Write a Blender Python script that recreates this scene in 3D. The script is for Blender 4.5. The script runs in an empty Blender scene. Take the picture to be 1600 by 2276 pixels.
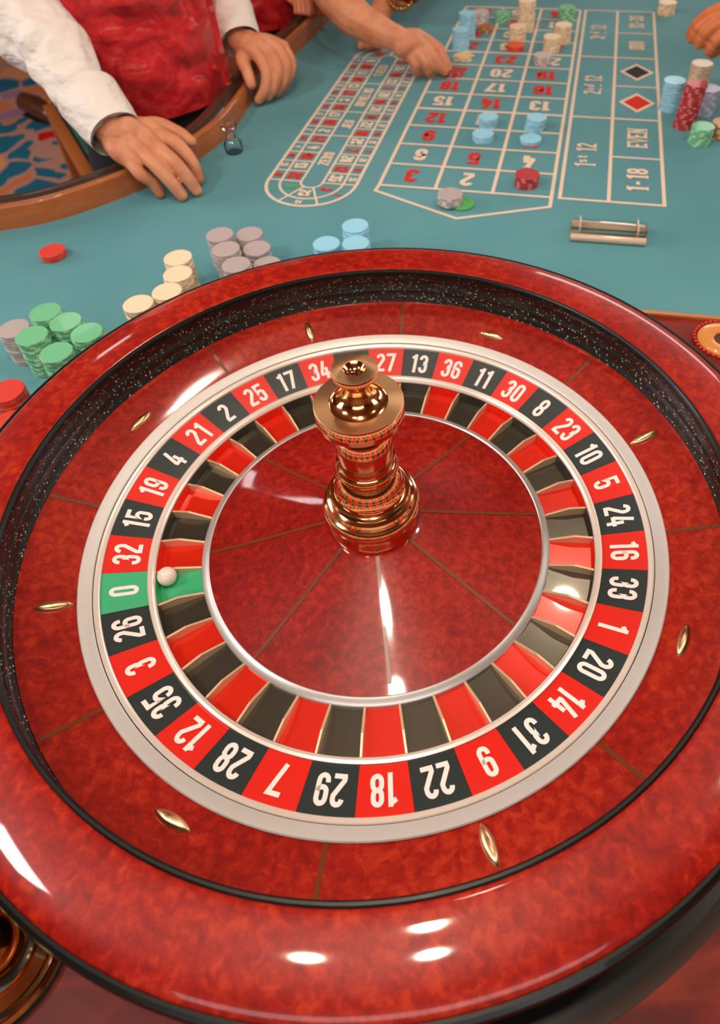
import bpy, bmesh, math, random
from mathutils import Vector, Matrix, noise
random.seed(7)
PI = math.pi
SC = bpy.context.scene
COL = SC.collection

# ---------------------------------------------------------------- camera
cam_data = bpy.data.cameras.new('camera')
cam = bpy.data.objects.new('camera', cam_data)
COL.objects.link(cam)
SC.camera = cam
cam_data.sensor_fit = 'HORIZONTAL'
cam_data.sensor_width = 36.0
cam_data.lens = 36.0 * 1597.05 / 1600.0
cam_data.shift_x = (800 - 928.62) / 1600.0
cam_data.shift_y = (904.14 - 1138) / 1600.0
cam_data.clip_start = 0.01
M = Matrix(((0.9988192705, 0.0485804982, 0.0, 0.0481),
            (-0.0346898460, 0.7132262532, -0.7000749434, -0.4142),
            (-0.0340099895, 0.6992483443, 0.7140693759, 0.6163),
            (0, 0, 0, 1)))
cam.matrix_world = M
cam_data.dof.use_dof = True
cam_data.dof.focus_distance = 0.66
cam_data.dof.aperture_fstop = 5.6 * 1.6

# ---------------------------------------------------------------- world and lamps, exposure
W = bpy.data.worlds.new('casino_air')
SC.world = W
W.use_nodes = True
W.node_tree.nodes['Background'].inputs[0].default_value = (1.0, 0.92, 0.84, 1)
W.node_tree.nodes['Background'].inputs[1].default_value = 0.30

def area(name, loc, target, size, power, color, sizey=None, shape='RECTANGLE'):
    d = bpy.data.lights.new(name, 'AREA')
    d.energy = power; d.color = color; d.shape = shape; d.size = size
    if shape in ('RECTANGLE', 'ELLIPSE'): d.size_y = sizey or size
    o = bpy.data.objects.new(name, d); COL.objects.link(o)
    o.location = loc
    o.rotation_euler = (Vector(target) - Vector(loc)).to_track_quat('-Z', 'Y').to_euler()
    return o
WARM = (1.0, 0.84, 0.66); SOFT = (1.0, 0.975, 0.95)
area('window_light_left', (-1.55, -0.20, 1.9), (-0.1, 0.1, 0), 0.42, 12, (1.0, 0.95, 0.9), 0.26)
area('fill_panel_near', (0.0, -2.2, 1.98), (0.0, 0.6, 0), 3.2, 36, SOFT, 1.2)  # added fill light; so are the left, right and back panels
area('fill_panel_left', (-3.2, 1.2, 1.98), (0.0, 0.8, 0), 1.4, 84, SOFT, 3.0)
area('fill_panel_right', (3.2, 1.2, 1.98), (0.0, 0.8, 0), 1.4, 52, SOFT, 3.0)
area('window_light_far', (-1.75, 2.75, 1.9), (0.0, 0.8, 0), 0.24, 0.8, SOFT, 0.12)
area('fill_panel_back', (2.4, 4.4, 1.98), (0.0, 1.2, 0), 2.4, 50, SOFT, 1.2)  # added fill from the far right
for i, (x, y) in enumerate([(-0.32, -0.28), (0.04, -0.32), (0.01, -0.06), (0.62, 0.95), (1.1, 0.1)]):
    area('downlight', (x, y, 1.9), (x, y, 0), 0.09, 4.5, WARM, shape='DISK')

area('downlight', (0.0, 0.85, 1.9), (0.0, 0.85, 0), 0.07, 1.3, WARM, shape='DISK')
SC.view_settings.view_transform = 'Standard'
SC.view_settings.look = 'None'
SC.view_settings.exposure = 0.36
SC.view_settings.gamma = 1.0
SC.view_settings.use_curve_mapping = False

# ---------------------------------------------------------------- materials
def lin(c):
    return tuple(((v / 255) / 12.92 if v <= 10 else (((v / 255) + 0.055) / 1.055) ** 2.4) for v in c)
def mat(name, rgb, rough=0.5, metal=0.0, coat=0.0, spec=0.5, **kw):
    m = bpy.data.materials.new(name); m.use_nodes = True
    b = m.node_tree.nodes['Principled BSDF']
    b.inputs['Base Color'].default_value = (*lin(rgb), 1)
    b.inputs['Roughness'].default_value = rough
    b.inputs['Metallic'].default_value = metal
    b.inputs['Coat Weight'].default_value = coat
    b.inputs['Coat Roughness'].default_value = kw.get('coat_rough', 0.04)
    b.inputs['Specular IOR Level'].default_value = spec
    if 'trans' in kw:
        b.inputs['Transmission Weight'].default_value = kw['trans']; b.inputs['IOR'].default_value = kw.get('ior', 1.49)
    if 'sub' in kw:
        b.inputs['Subsurface Weight'].default_value = kw['sub']; b.inputs['Subsurface Radius'].default_value = (0.012, 0.005, 0.003)
        b.inputs['Subsurface Scale'].default_value = 1.0
    if 'sheen' in kw: b.inputs['Sheen Weight'].default_value = kw['sheen']
    return m
def N(m, kind, **vals):
    n = m.node_tree.nodes.new(kind)
    for k, v in vals.items():
        if k in n.inputs: n.inputs[k].default_value = v
        else: setattr(n, k, v)
    return n
def L(m, a, ao, b, bi): m.node_tree.links.new(a.outputs[ao], b.inputs[bi])
def coords(m, scale=(1, 1, 1), rot=(0, 0, 0)):
    tc = N(m, 'ShaderNodeTexCoord'); mp = N(m, 'ShaderNodeMapping')
    mp.inputs['Scale'].default_value = scale; mp.inputs['Rotation'].default_value = rot
    L(m, tc, 'Object', mp, 'Vector'); return mp
def mottle(m, cols, scale=20, detail=4, rough=0.6, dist=0.0, stretch=(1, 1, 1), pos=None, rot=(0, 0, 0)):
    mp = coords(m, stretch, rot)
    nz = N(m, 'ShaderNodeTexNoise', Scale=scale, Detail=detail, Roughness=rough, Distortion=dist)
    L(m, mp, 'Vector', nz, 'Vector')
    cr = N(m, 'ShaderNodeValToRGB'); r = cr.color_ramp
    pos = pos or [0.3 + 0.4 * i / (len(cols) - 1) for i in range(len(cols))]
    while len(r.elements) < len(cols): r.elements.new(0.5)
    for e, p, c in zip(r.elements, pos, cols): e.position = p; e.color = (*lin(c), 1)
    L(m, nz, 'Fac', cr, 'Fac')
    L(m, cr, 'Color', m.node_tree.nodes['Principled BSDF'], 'Base Color')
    return nz, cr, mp
def bump(m, scale, strength, dist=0.001, stretch=(1, 1, 1), detail=3, kind='ShaderNodeTexNoise', coat=False):
    mp = coords(m, stretch)
    nz = N(m, kind, Scale=scale)
    if kind == 'ShaderNodeTexNoise': nz.inputs['Detail'].default_value = detail
    L(m, mp, 'Vector', nz, 'Vector')
    bp = N(m, 'ShaderNodeBump', Strength=strength, Distance=dist)
    L(m, nz, 0, bp, 'Height')
    L(m, bp, 'Normal', m.node_tree.nodes['Principled BSDF'], 'Normal')
    if coat: L(m, bp, 'Normal', m.node_tree.nodes['Principled BSDF'], 'Coat Normal')
    return bp

M_wood = mat('bubinga_veneer', (190, 40, 22), 0.4, coat=0.6, coat_rough=0.05, spec=.25)
def polar_wood(m, cols, freq=1.0):
    tc = N(m, 'ShaderNodeTexCoord'); mp = N(m, 'ShaderNodeMapping')
    L(m, tc, 'Object', mp, 'Vector')
    nz = N(m, 'ShaderNodeTexNoise', Scale=120 * freq, Detail=6, Roughness=0.66, Distortion=0.5)
    L(m, mp, 'Vector', nz, 'Vector')
    n2 = N(m, 'ShaderNodeTexNoise', Scale=9, Detail=2)
    L(m, mp, 'Vector', n2, 'Vector')
    mx = N(m, 'ShaderNodeMath', operation='MULTIPLY_ADD'); mx.inputs[1].default_value = 0.35
    L(m, n2, 'Fac', mx, 0); L(m, nz, 'Fac', mx, 2)
    cr = N(m, 'ShaderNodeValToRGB'); r = cr.color_ramp
    while len(r.elements) < len(cols): r.elements.new(0.5)
    for e, p, c in zip(r.elements, (0.5, 0.68, 0.85), cols): e.position = p; e.color = (*lin(c), 1)
    L(m, mx, 0, cr, 'Fac'); L(m, cr, 'Color', m.node_tree.nodes['Principled BSDF'], 'Base Color')
polar_wood(M_wood, [(126, 12, 6), (154, 22, 9), (182, 48, 20)])
M_wood2 = mat('cone_veneer', (170, 25, 15), 0.35, coat=.8, coat_rough=0.05, spec=.25)
polar_wood(M_wood2, [(116, 8, 4), (142, 16, 8), (170, 36, 16)], 1.15)
M_inlay = mat('inlay_strip_wood', (112, 52, 20), 0.3, coat=0.8)
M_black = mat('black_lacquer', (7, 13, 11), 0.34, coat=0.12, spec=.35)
M_track = mat('speckled_black_track', (16, 34, 30), 0.3, coat=0.25, coat_rough=0.1)
def speckle(m):
    mp = coords(m)
    v = N(m, 'ShaderNodeTexVoronoi', Scale=330.0); L(m, mp, 'Vector', v, 'Vector')
    lt = N(m, 'ShaderNodeMath', operation='LESS_THAN'); lt.inputs[1].default_value = 0.30
    L(m, v, 'Distance', lt, 0)
    wn = N(m, 'ShaderNodeSeparateColor'); L(m, v, 'Color', wn, 'Color')
    gt = N(m, 'ShaderNodeMath', operation='GREATER_THAN'); gt.inputs[1].default_value = 0.52
    L(m, wn, 'Red', gt, 0)
    mu = N(m, 'ShaderNodeMath', operation='MULTIPLY'); L(m, lt, 0, mu, 0); L(m, gt, 0, mu, 1)
    cr = N(m, 'ShaderNodeValToRGB'); r = cr.color_ramp; r.interpolation = 'CONSTANT'
    for p, c in ((0.0, (70, 110, 100)), (0.35, (180, 196, 190)), (0.72, (190, 80, 50)), (0.86, (120, 150, 145))):
        e = r.elements.new(p) if p else r.elements[0]
        e.position = p; e.color = (*lin(c), 1)
    r.elements[-1].color = (*lin((90, 130, 120)), 1)
    L(m, wn, 'Green', cr, 'Fac')
    mix = N(m, 'ShaderNodeMixRGB'); mix.inputs['Color1'].default_value = (*lin((12, 26, 23)), 1)
    L(m, mu, 0, mix, 'Fac'); L(m, cr, 'Color', mix, 'Color2')
    L(m, mix, 'Color', m.node_tree.nodes['Principled BSDF'], 'Base Color')
speckle(M_track)
M_silver = mat('satin_nickel', (212, 206, 202), 0.42, metal=0.35)
M_silver2 = mat('brushed_steel', (214, 210, 206), 0.34, metal=0.7)
bump(M_silver2, 60, 0.12, 0.0006, coat=False)
M_ivory = mat('pale_ring_enamel', (236, 222, 210), 0.25, metal=0.25, coat=0.5)
M_brass = mat('polished_brass', (236, 178, 124), 0.10, metal=1.0)
M_brass_b = mat('brushed_brass', (238, 192, 146), 0.32, metal=1.0)
M_brass_b.node_tree.nodes['Principled BSDF'].inputs['Anisotropic'].default_value = 0.7
M_fret = mat('fret_brass', (232, 196, 156), 0.34, metal=0.5)
M_red = mat('enamel_red', (226, 36, 24), 0.28, coat=0.4)
M_blk = mat('enamel_black', (42, 52, 52), 0.28, coat=0.4)
M_grn = mat('enamel_green', (66, 178, 126), 0.28, coat=0.4)
P_red = mat('pocket_red', (226, 42, 22), 0.24, metal=0.25, coat=0.5)
P_blk = mat('pocket_black', (84, 78, 68), 0.26, metal=0.65, coat=0.6)
P_grn = mat('pocket_green', (66, 182, 128), 0.26, metal=0.1, coat=0.5)
bump(P_red, 40, 0.08, 0.001); bump(P_blk, 40, 0.12, 0.001)
M_white = mat('numeral_white', (244, 232, 226), 0.4)
M_ball = mat('ivory_ball', (240, 222, 206), 0.3, coat=0.5)
M_felt = mat('teal_felt', (84, 146, 148), 0.95, spec=0.12, sheen=0.15)
mottle(M_felt, [(80, 138, 148), (92, 150, 158)], scale=2.2, detail=2, pos=[0.35, 0.65])
bump(M_felt, 900, 0.25, 0.0006)
M_pale = mat('felt_print_cream', (226, 204, 182), 0.9, spec=0.15)
M_pred = mat('felt_print_red', (206, 52, 40), 0.9, spec=0.15)
M_pblk = mat('felt_print_black', (52, 56, 50), 0.9, spec=0.15)
M_pgrn = mat('felt_print_green', (96, 168, 100), 0.9, spec=0.15)
M_rail = mat('table_rail_wood', (168, 92, 42), 0.35, coat=0.5)
mottle(M_rail, [(150, 76, 32), (182, 104, 52)], scale=9, detail=5, stretch=(1, 1, 6))
M_arm = mat('armrest_brown_leather', (58, 42, 32), 0.36, coat=0.4)
M_deck = mat('deck_wood', (170, 70, 26), 0.5, coat=0.05, spec=.3)
mottle(M_deck, [(58, 8, 4), (108, 18, 9), (144, 46, 20)], scale=5, detail=5, stretch=(1, 5, 1), dist=1.0, rot=(0, 0, 0.2))
M_trim = mat('deck_edge_gold', (214, 140, 84), 0.3, metal=0.3, coat=0.4)
M_darktrim = mat('dark_walnut_trim', (50, 28, 15), 0.45, coat=0.1, spec=.3)
M_glass = mat('clear_acrylic', (255, 246, 238), 0.03)
def clear(m, tint, base=.06):
    t = m.node_tree; out = t.nodes['Material Output']
    tr = N(m, 'ShaderNodeBsdfTransparent'); tr.inputs[0].default_value = (*tint, 1)
    gl = N(m, 'ShaderNodeBsdfGlossy'); gl.inputs['Roughness'].default_value = .04
    lw = N(m, 'ShaderNodeLayerWeight', Blend=.18)
    ad = N(m, 'ShaderNodeMath', operation='ADD'); ad.inputs[1].default_value = base
    L(m, lw, 'Fresnel', ad, 0)
    mx = N(m, 'ShaderNodeMixShader'); L(m, ad, 0, mx, 0); L(m, tr, 0, mx, 1); L(m, gl, 0, mx, 2); L(m, mx, 0, out, 'Surface')
clear(M_glass, (.96, .97, .96), .04)
M_skin = mat('skin', (214, 146, 108), 0.5, sub=0.12, spec=0.4)
mottle(M_skin, [(200, 122, 86), (222, 156, 118)], scale=26, detail=3)
bump(M_skin, 140, 0.25, 0.0012)
M_skin2 = mat('skin_warm', (206, 116, 66), 0.5, sub=0.12, spec=0.4)
mottle(M_skin2, [(192, 100, 54), (214, 126, 76)], scale=26, detail=3)
M_nail = mat('fingernail', (232, 176, 150), 0.25, coat=0.4)
M_vest = mat('red_satin_brocade', (190, 14, 20), 0.30, coat=0.2, sheen=0.3)
mottle(M_vest, [(170, 6, 18), (208, 16, 28), (226, 58, 58)], scale=20, detail=4, dist=1.2, pos=[0.38, 0.5, 0.68])
bump(M_vest, 9, 0.5, 0.025, stretch=(1, 1, 2.0), detail=3)
M_shirt = mat('white_cotton', (238, 228, 220), 0.8, sheen=0.2)
bump(M_shirt, 11, 0.8, 0.03, stretch=(1, 1, 2.2), detail=3)
M_trouser = mat('black_wool', (22, 26, 28), 0.85)
M_orange = mat('orange_print_dress', (190, 60, 26), 0.7)
mottle(M_orange, [(150, 26, 14), (196, 70, 26), (224, 140, 60)], scale=28, detail=2, pos=[0.4, 0.5, 0.62])
M_bench = mat('green_upholstery', (18, 96, 78), 0.75)
mottle(M_bench, [(8, 70, 56), (30, 116, 96)], scale=4)
M_oak = mat('oak_frame', (172, 96, 40), 0.4, coat=0.3)
M_shoe = mat('brown_shoe_leather', (84, 42, 20), 0.35, coat=0.4)
M_shoe2 = mat('black_shoe_leather', (18, 16, 16), 0.35, coat=0.4)
M_button = mat('button', (200, 90, 80), 0.3, coat=0.5)
M_gold = mat('gold_jewellery', (232, 170, 80), 0.2, metal=1.0)

# ---------------------------------------------------------------- helpers
def finish(bm, angle=35):
    bmesh.ops.recalc_face_normals(bm, faces=bm.faces)
    for f in bm.faces: f.smooth = True
    a = math.radians(angle)
    for e in bm.edges:
        if len(e.link_faces) == 2:
            e.smooth = e.calc_face_angle(0) < a
        else: e.smooth = False
def obj(name, bm, m, parent=None, angle=35):
    if isinstance(bm, bmesh.types.BMesh):
        finish(bm, angle)
        me = bpy.data.meshes.new(name); bm.to_mesh(me); bm.free()
    else: me = bm
    for mm in (m if isinstance(m, (list, tuple)) else [m]):
        if mm: me.materials.append(mm)
    o = bpy.data.objects.new(name, me); COL.objects.link(o)
    if parent is not None: o.parent = parent
    return o
def tag(o, label, cat=None, group=None, kind=None):
    if label: o['label'] = label
    if cat: o['category'] = cat
    if group: o['group'] = group
    if kind: o['kind'] = kind
    return o
def thing(name, label, cat, loc=(0, 0, 0), rotz=0, group=None):
    o = bpy.data.objects.new(name, None); COL.objects.link(o)
    o.empty_display_size = 0.02
    o.location = loc; o.rotation_euler = (0, 0, rotz)
    return tag(o, label, cat, group)
def lathe(prof, n=96, center=(0, 0, 0), closed=False, bm=None):
    bm = bm or bmesh.new(); rings = []
    cx, cy, cz = center
    for r, z in prof:
        if r < 1e-6: rings.append([bm.verts.new((cx, cy, cz + z))])
        else: rings.append([bm.verts.new((cx + r * math.cos(2 * PI * i / n), cy + r * math.sin(2 * PI * i / n), cz + z)) for i in range(n)])
    pairs = list(zip(rings, rings[1:]))
    if closed: pairs.append((rings[-1], rings[0]))
    for a, b in pairs:
        for i in range(n):
            j = (i + 1) % n
            if len(a) == 1 and len(b) == 1: continue
            if len(a) == 1: bm.faces.new((a[0], b[j], b[i]))
            elif len(b) == 1: bm.faces.new((a[i], a[j], b[0]))
            else: bm.faces.new((a[i], a[j], b[j], b[i]))
    return bm
def box(c, s, bm=None, rotz=0, bevel=0):
    bm = bm or bmesh.new()
    r = bmesh.ops.create_cube(bm, size=1.0)
    vs = r['verts']
    bmesh.ops.scale(bm, vec=s, verts=vs)
    if bevel:
        es = list({e for v in vs for e in v.link_edges})
        rr = bmesh.ops.bevel(bm, geom=es, offset=bevel, segments=2, affect='EDGES', profile=0.5)
        vs = list({v for f in rr['faces'] for v in f.verts} | {v for v in vs if v.is_valid})
    bmesh.ops.rotate(bm, cent=(0, 0, 0), matrix=Matrix.Rotation(rotz, 3, 'Z'), verts=vs)
    bmesh.ops.translate(bm, vec=c, verts=vs)
    return bm
def prism(pts, z0, z1, bm=None):
    bm = bm or bmesh.new()
    a = [bm.verts.new((x, y, z0)) for x, y in pts]; b = [bm.verts.new((x, y, z1)) for x, y in pts]
    n = len(pts)
    bm.faces.new(b); bm.faces.new(a[::-1])
    for i in range(n): bm.faces.new((a[i], a[(i + 1) % n], b[(i + 1) % n], b[i]))
    return bm
def smooth_path(pts, per=8):
    P = [Vector(p) for p in pts]; out = []
    for i in range(len(P) - 1):
        p0 = P[max(i - 1, 0)]; p1 = P[i]; p2 = P[i + 1]; p3 = P[min(i + 2, len(P) - 1)]
        for k in range(per):
            t = k / per
            out.append(0.5 * ((2 * p1) + (p2 - p0) * t + (2 * p0 - 5 * p1 + 4 * p2 - p3) * t * t + (3 * p1 - p0 - 3 * p2 + p3) * t ** 3))
    out.append(P[-1]); return out
def sweep_profile(path, prof, bm=None, cap=True):
    """prof: list of (side, z); side>0 is left of travel direction in plan"""
    bm = bm or bmesh.new(); rings = []
    for i, p in enumerate(path):
        d = (path[min(i + 1, len(path) - 1)] - path[max(i - 1, 0)]); d.z = 0; d.normalize()
        nrm = Vector((-d.y, d.x, 0))
        rings.append([bm.verts.new(p + nrm * s + Vector((0, 0, z))) for s, z in prof])
    m = len(prof)
    for a, b in zip(rings, rings[1:]):
        for j in range(m): bm.faces.new((a[j], a[(j + 1) % m], b[(j + 1) % m], b[j]))
    if cap: bm.faces.new(rings[0]); bm.faces.new(rings[-1][::-1])
    return bm
def tube(pts, rad, n=16, bm=None, cap=True, ell=None, wr=0.0, seed=0, freq=14):
    """round sweep with a radius per point; ell=(axis vector, ratio) squashes it; wr adds cloth folds"""
    bm = bm or bmesh.new(); rings = []
    P = [Vector(p) for p in pts]
    for i, p in enumerate(P):
        d = (P[min(i + 1, len(P) - 1)] - P[max(i - 1, 0)]).normalized()
        if ell: u = (Vector(ell[0]) - d * d.dot(Vector(ell[0]))).normalized()
        else:
            ref = Vector((0, 0, 1)) if abs(d.z) < 0.9 else Vector((1, 0, 0))
            u = d.cross(ref).normalized()
        v = d.cross(u); k = ell[1] if ell else 1.0
        ring = []
        for j in range(n):
            a = 2 * PI * j / n; r = rad[i]
            q = p + u * (math.cos(a) * r) + v * (math.sin(a) * r * k)
            if wr:
                w = noise.noise(Vector((q.x * freq, q.y * freq, q.z * freq * 1.3 + seed))) + 0.5 * noise.noise(q * freq * 2.3)
                q += (q - p).normalized() * w * wr
            ring.append(bm.verts.new(q))
        rings.append(ring)
    for a, b in zip(rings, rings[1:]):
        for j in range(n): bm.faces.new((a[j], a[(j + 1) % n], b[(j + 1) % n], b[j]))
    if cap: bm.faces.new(rings[0][::-1]); bm.faces.new(rings[-1])
    return bm
def interp(vals, per):
    out = []
    for a, b in zip(vals, vals[1:]):
        for k in range(per): out.append(a + (b - a) * (0.5 - 0.5 * math.cos(PI * k / per)) if per else a)
    out.append(vals[-1]); return out
def soft_tube(pts, rad, per=8, **k): return tube(smooth_path(pts, per), interp(rad, per), **k)

# stroke glyphs: unit height 1, centre lines, each glyph (width, [polylines])
def arc(cx, cy, rx, ry, a0, a1, n=8): return [(cx + rx * math.cos(math.radians(a0 + (a1 - a0) * i / n)), cy + ry * math.sin(math.radians(a0 + (a1 - a0) * i / n))) for i in range(n + 1)]
def stadium(l, r, b, t):
    rr = (r - l) / 2; c = (l + r) / 2; ry = min(rr * 1.15, (t - b) / 2)
    return arc(c, t - ry, rr, ry, 0, 180) + arc(c, b + ry, rr, ry, 180, 360) + [(r, t - ry)]
l_, r_, b_, t_ = .085, .36, .085, .915
c_ = (l_ + r_) / 2; q_ = (r_ - l_) / 2
G = {
 '0': [stadium(l_, r_, b_, t_)],
 '1': [[(.24, 0), (.24, 1)], [(.24, .90), (.06, .79)]],
 '2': [arc(c_, t_ - .16, q_, .16, 180, 0) + [(r_, .66), (l_, .20), (l_, b_)], [(0.02, b_), (.42, b_)]],
 '3': [[(l_, .72)] + arc(c_, t_ - .155, q_, .155, 180, 0) + [(r_, .63)] + arc(c_, .62, q_, .09, 0, -90, 5), [(c_, .53)] + arc(c_, .44, q_, .09, 90, 0, 5) + arc(c_, b_ + .155, q_, .155, 0, -180) + [(l_, .30)]],
 '4': [[(.25, 1.0), (.065, .27)], [(.02, .27), (.46, .27)], [(.325, 0), (.325, .62)]],
 '5': [[(.42, t_), (l_, t_), (l_, .50)] + arc(c_, .47, q_, .12, 150, 0, 6) + arc(c_, b_ + .155, q_, .155, 0, -180) + [(l_, .29)]],
 '6': [[(r_, .70)] + arc(c_, t_ - .155, q_, .155, 0, 180) + arc(c_, b_ + .155, q_, .155, 180, 360) + [(r_, .42)] + arc(c_, .43, q_, .13, 0, 180)],
 '7': [[(.0, t_), (.40, t_), (.15, 0)]],
 '8': [stadium(l_, r_, b_, .50), stadium(l_ + .01, r_ - .01, .50, t_)],
 '-': [[(.08, .48), (.32, .48)]],
 'E': [[(l_, 0), (l_, 1)], [(l_, t_), (.42, t_)], [(l_, .5), (.34, .5)], [(l_, b_), (.42, b_)]],
 'V': [[(.04, 1), (.24, .03), (.44, 1)]],
 'N': [[(l_, 0), (l_, 1)], [(r_ + .03, 0), (r_ + .03, 1)], [(l_, .95), (r_ + .03, .05)]],
 'O': [stadium(l_, r_ + .02, b_, t_)],
 'D': [[(l_, b_), (l_, t_)] + arc(.20, .5, .17, .415, 90, -90, 10) + [(l_, b_)]],
 'I': [[(.2, 0), (.2, 1)]], 'L': [[(l_, 1), (l_, b_), (.40, b_)]],
 'T': [[(.22, 0), (.22, 1)], [(.0, t_), (.44, t_)]],
 'R': [[(l_, 0), (l_, t_)] + arc(.2, .70, .15, .215, 90, -90, 8) + [(l_, .485)], [(.2, .48), (.38, 0)]],
 'P': [[(l_, 0), (l_, t_)] + arc(.2, .70, .15, .215, 90, -90, 8) + [(l_, .485)]],
 'S': [[(r_, .72)] + arc(c_, t_ - .155, q_, .155, 0, 180) + [(l_, .62), (r_, .40)] + arc(c_, b_ + .155, q_, .155, 0, -180) + [(l_, .28)]],
 'H': [[(l_, 0), (l_, 1)], [(r_, 0), (r_, 1)], [(l_, .5), (r_, .5)]],
 'U': [[(l_, 1), (l_, .25)] + arc(c_, b_ + .155, q_, .155, 180, 360) + [(r_, 1)]],
 'J': [[(r_, 1), (r_, .25)] + arc(c_, b_ + .155, q_, .155, 360, 180)],
 'Z': [[(.03, t_), (r_, t_), (l_, b_), (.42, b_)]],
 'G': [[(r_, .70)] + arc(c_, t_ - .155, q_, .155, 0, 180) + arc(c_, b_ + .155, q_, .155, 180, 360) + [(r_, .45), (c_, .45)]],
 'A': [[(.02, 0), (.22, 1), (.42, 0)], [(.1, .3), (.34, .3)]],
 's': [[(.30, .50)] + arc(.19, .50, .11, .09, 0, 180) + [(.08, .42), (.30, .25)] + arc(.19, .17, .11, .09, 0, -180)],
 't': [[(.18, .85), (.18, .08), (.32, .08)], [(.05, .6), (.32, .6)]],
 'n': [[(.07, 0), (.07, .62)], [(.07, .5)] + arc(.19, .48, .12, .12, 180, 0) + [(.31, 0)]],
 'd': [[(.31, 0), (.31, 1)], arc(.19, .3, .12, .26, 0, 360, 14)],
 'r': [[(.07, 0), (.07, .62)], [(.07, .45)] + arc(.19, .45, .12, .14, 180, 50)],
}
for g in ('9',): G[g] = [[(.445 - x, 1 - y) for x, y in p] for p in G['6']]
def stroke_polys(pts, w):
    """offset strip of a polyline -> list of (left,right) points"""
    P = [Vector((x, y)) for x, y in pts]; out = []
    for i, p in enumerate(P):
        d1 = (p - P[i - 1]).normalized() if i else None
        d2 = (P[i + 1] - p).normalized() if i < len(P) - 1 else None
        if d1 is None: d1 = d2
        if d2 is None: d2 = d1
        t = (d1 + d2); t = t.normalized() if t.length > 1e-4 else d1
        nrm = Vector((-t.y, t.x)); k = 1 / max(0.45, nrm.dot(Vector((-d1.y, d1.x))))
        out.append((p + nrm * w * .5 * k, p - nrm * w * .5 * k))
    return out
def text_mesh(txt, place, height, aspect=1.0, weight=.17, gap=.06, serif=False, bm=None):
    """place(x, y) -> world vector; text centred on the origin"""
    bm = bm or bmesh.new()
    adv = {'1': .36, 'I': .40, '-': .40, ' ': .25, 's': .36, 't': .34, 'n': .38, 'd': .38, 'r': .34, 'V': .48, 'N': .48}
    wd = [adv.get(c, .445) for c in txt]
    tot = sum(wd) + gap * (len(txt) - 1); x = -tot / 2; lift = 0
    for c, w in zip(txt, wd):
        small = c in 'stndr'
        sc = 0.55 if small else 1.0; oy = 0.42 if small else 0.0
        for pl in G.get(c, []):
            st = stroke_polys(pl, weight * (1.0 if not small else 1.1)); lift += .00004; up_ = Vector((0, 0, lift))
            vs = []
            for a, b in st:
                pr = []
                for q in (a, b):
                    pr.append(bm.verts.new(up_ + place((x + q.x * (1 if not small else .8)) * height * aspect, (q.y * sc + oy - .5) * height)))
                vs.append(pr)
            for a, b in zip(vs, vs[1:]): bm.faces.new((a[0], a[1], b[1], b[0]))
            if serif and c not in '0-689':
                for e in (pl[0], pl[-1]):
                    if e[1] < .02 or e[1] > .98:
                        y = .035 if e[1] < .5 else .965
                        q4 = [(e[0] - .14, y - .035), (e[0] + .14, y - .035), (e[0] + .14, y + .035), (e[0] - .14, y + .035)]
                        lift += .00003; bm.faces.new([bm.verts.new(Vector((0, 0, lift)) + place((x + a) * height * aspect, (b - .5) * height)) for a, b in q4])
        x += w + gap
    return bm
def flatten_up(bm):
    for f in bm.faces:
        f.normal_update()
        if f.normal.z < 0: f.normal_flip()
        f.smooth = False
def flat_obj(name, bm, m, parent):
    flatten_up(bm); me = bpy.data.meshes.new(name); bm.to_mesh(me); bm.free()
    return obj(name, me, m, parent)

# ---------------------------------------------------------------- room
FL = -0.83
M_carpet = mat('floral_carpet', (190, 100, 60), 0.95, spec=0.1)
def carpet(m):
    mp = coords(m, (1, 1, 1))
    nz = N(m, 'ShaderNodeTexNoise', Scale=3.0, Detail=2); L(m, mp, 'Vector', nz, 'Vector')
    ad = N(m, 'ShaderNodeMixRGB', blend_type='ADD'); ad.inputs['Fac'].default_value = 0.35
    L(m, mp, 'Vector', ad, 'Color1'); L(m, nz, 'Color', ad, 'Color2')
    v = N(m, 'ShaderNodeTexVoronoi', Scale=5.2); L(m, ad, 'Color', v, 'Vector')
    sp = N(m, 'ShaderNodeSeparateColor'); L(m, v, 'Color', sp, 'Color')
    cr = N(m, 'ShaderNodeValToRGB'); cr.color_ramp.interpolation = 'CONSTANT'; r = cr.color_ramp
    cols = [(0, (34, 98, 122)), (.42, (196, 110, 66)), (.62, (206, 140, 92)), (.76, (186, 24, 20)), (.86, (150, 110, 130)), (.94, (34, 98, 122))]
    for p, c in cols:
        e = r.elements[0] if p == 0 else r.elements.new(p); e.position = p; e.color = (*lin(c), 1)
    L(m, sp, 'Red', cr, 'Fac')
    v2 = N(m, 'ShaderNodeTexVoronoi', Scale=5.2, feature='DISTANCE_TO_EDGE'); L(m, ad, 'Color', v2, 'Vector')
    lt = N(m, 'ShaderNodeMath', operation='LESS_THAN'); lt.inputs[1].default_value = 0.07; L(m, v2, 'Distance', lt, 0)
    mx = N(m, 'ShaderNodeMixRGB'); mx.inputs['Color2'].default_value = (*lin((176, 128, 112)), 1)
    L(m, lt, 0, mx, 'Fac'); L(m, cr, 'Color', mx, 'Color1')
    L(m, mx, 'Color', m.node_tree.nodes['Principled BSDF'], 'Base Color')
carpet(M_carpet)
M_wall = mat('warm_plaster', (190, 150, 110), 0.8); M_ceil = mat('ceiling_wood', (140, 86, 46), 0.6)
mottle(M_wall, [(170, 120, 76), (214, 178, 134)], scale=1.4, detail=2)
def slab(name, c, s, m):
    o = obj(name, box((0, 0, 0), s), m); o.location = c; tag(o, None, kind='structure'); return o
slab('floor', (0, 1.5, FL - .05), (9.2, 9.2, .1), M_carpet)
slab('ceiling', (0, 1.5, 2.05), (9.2, 9.2, .1), M_ceil)
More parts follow.
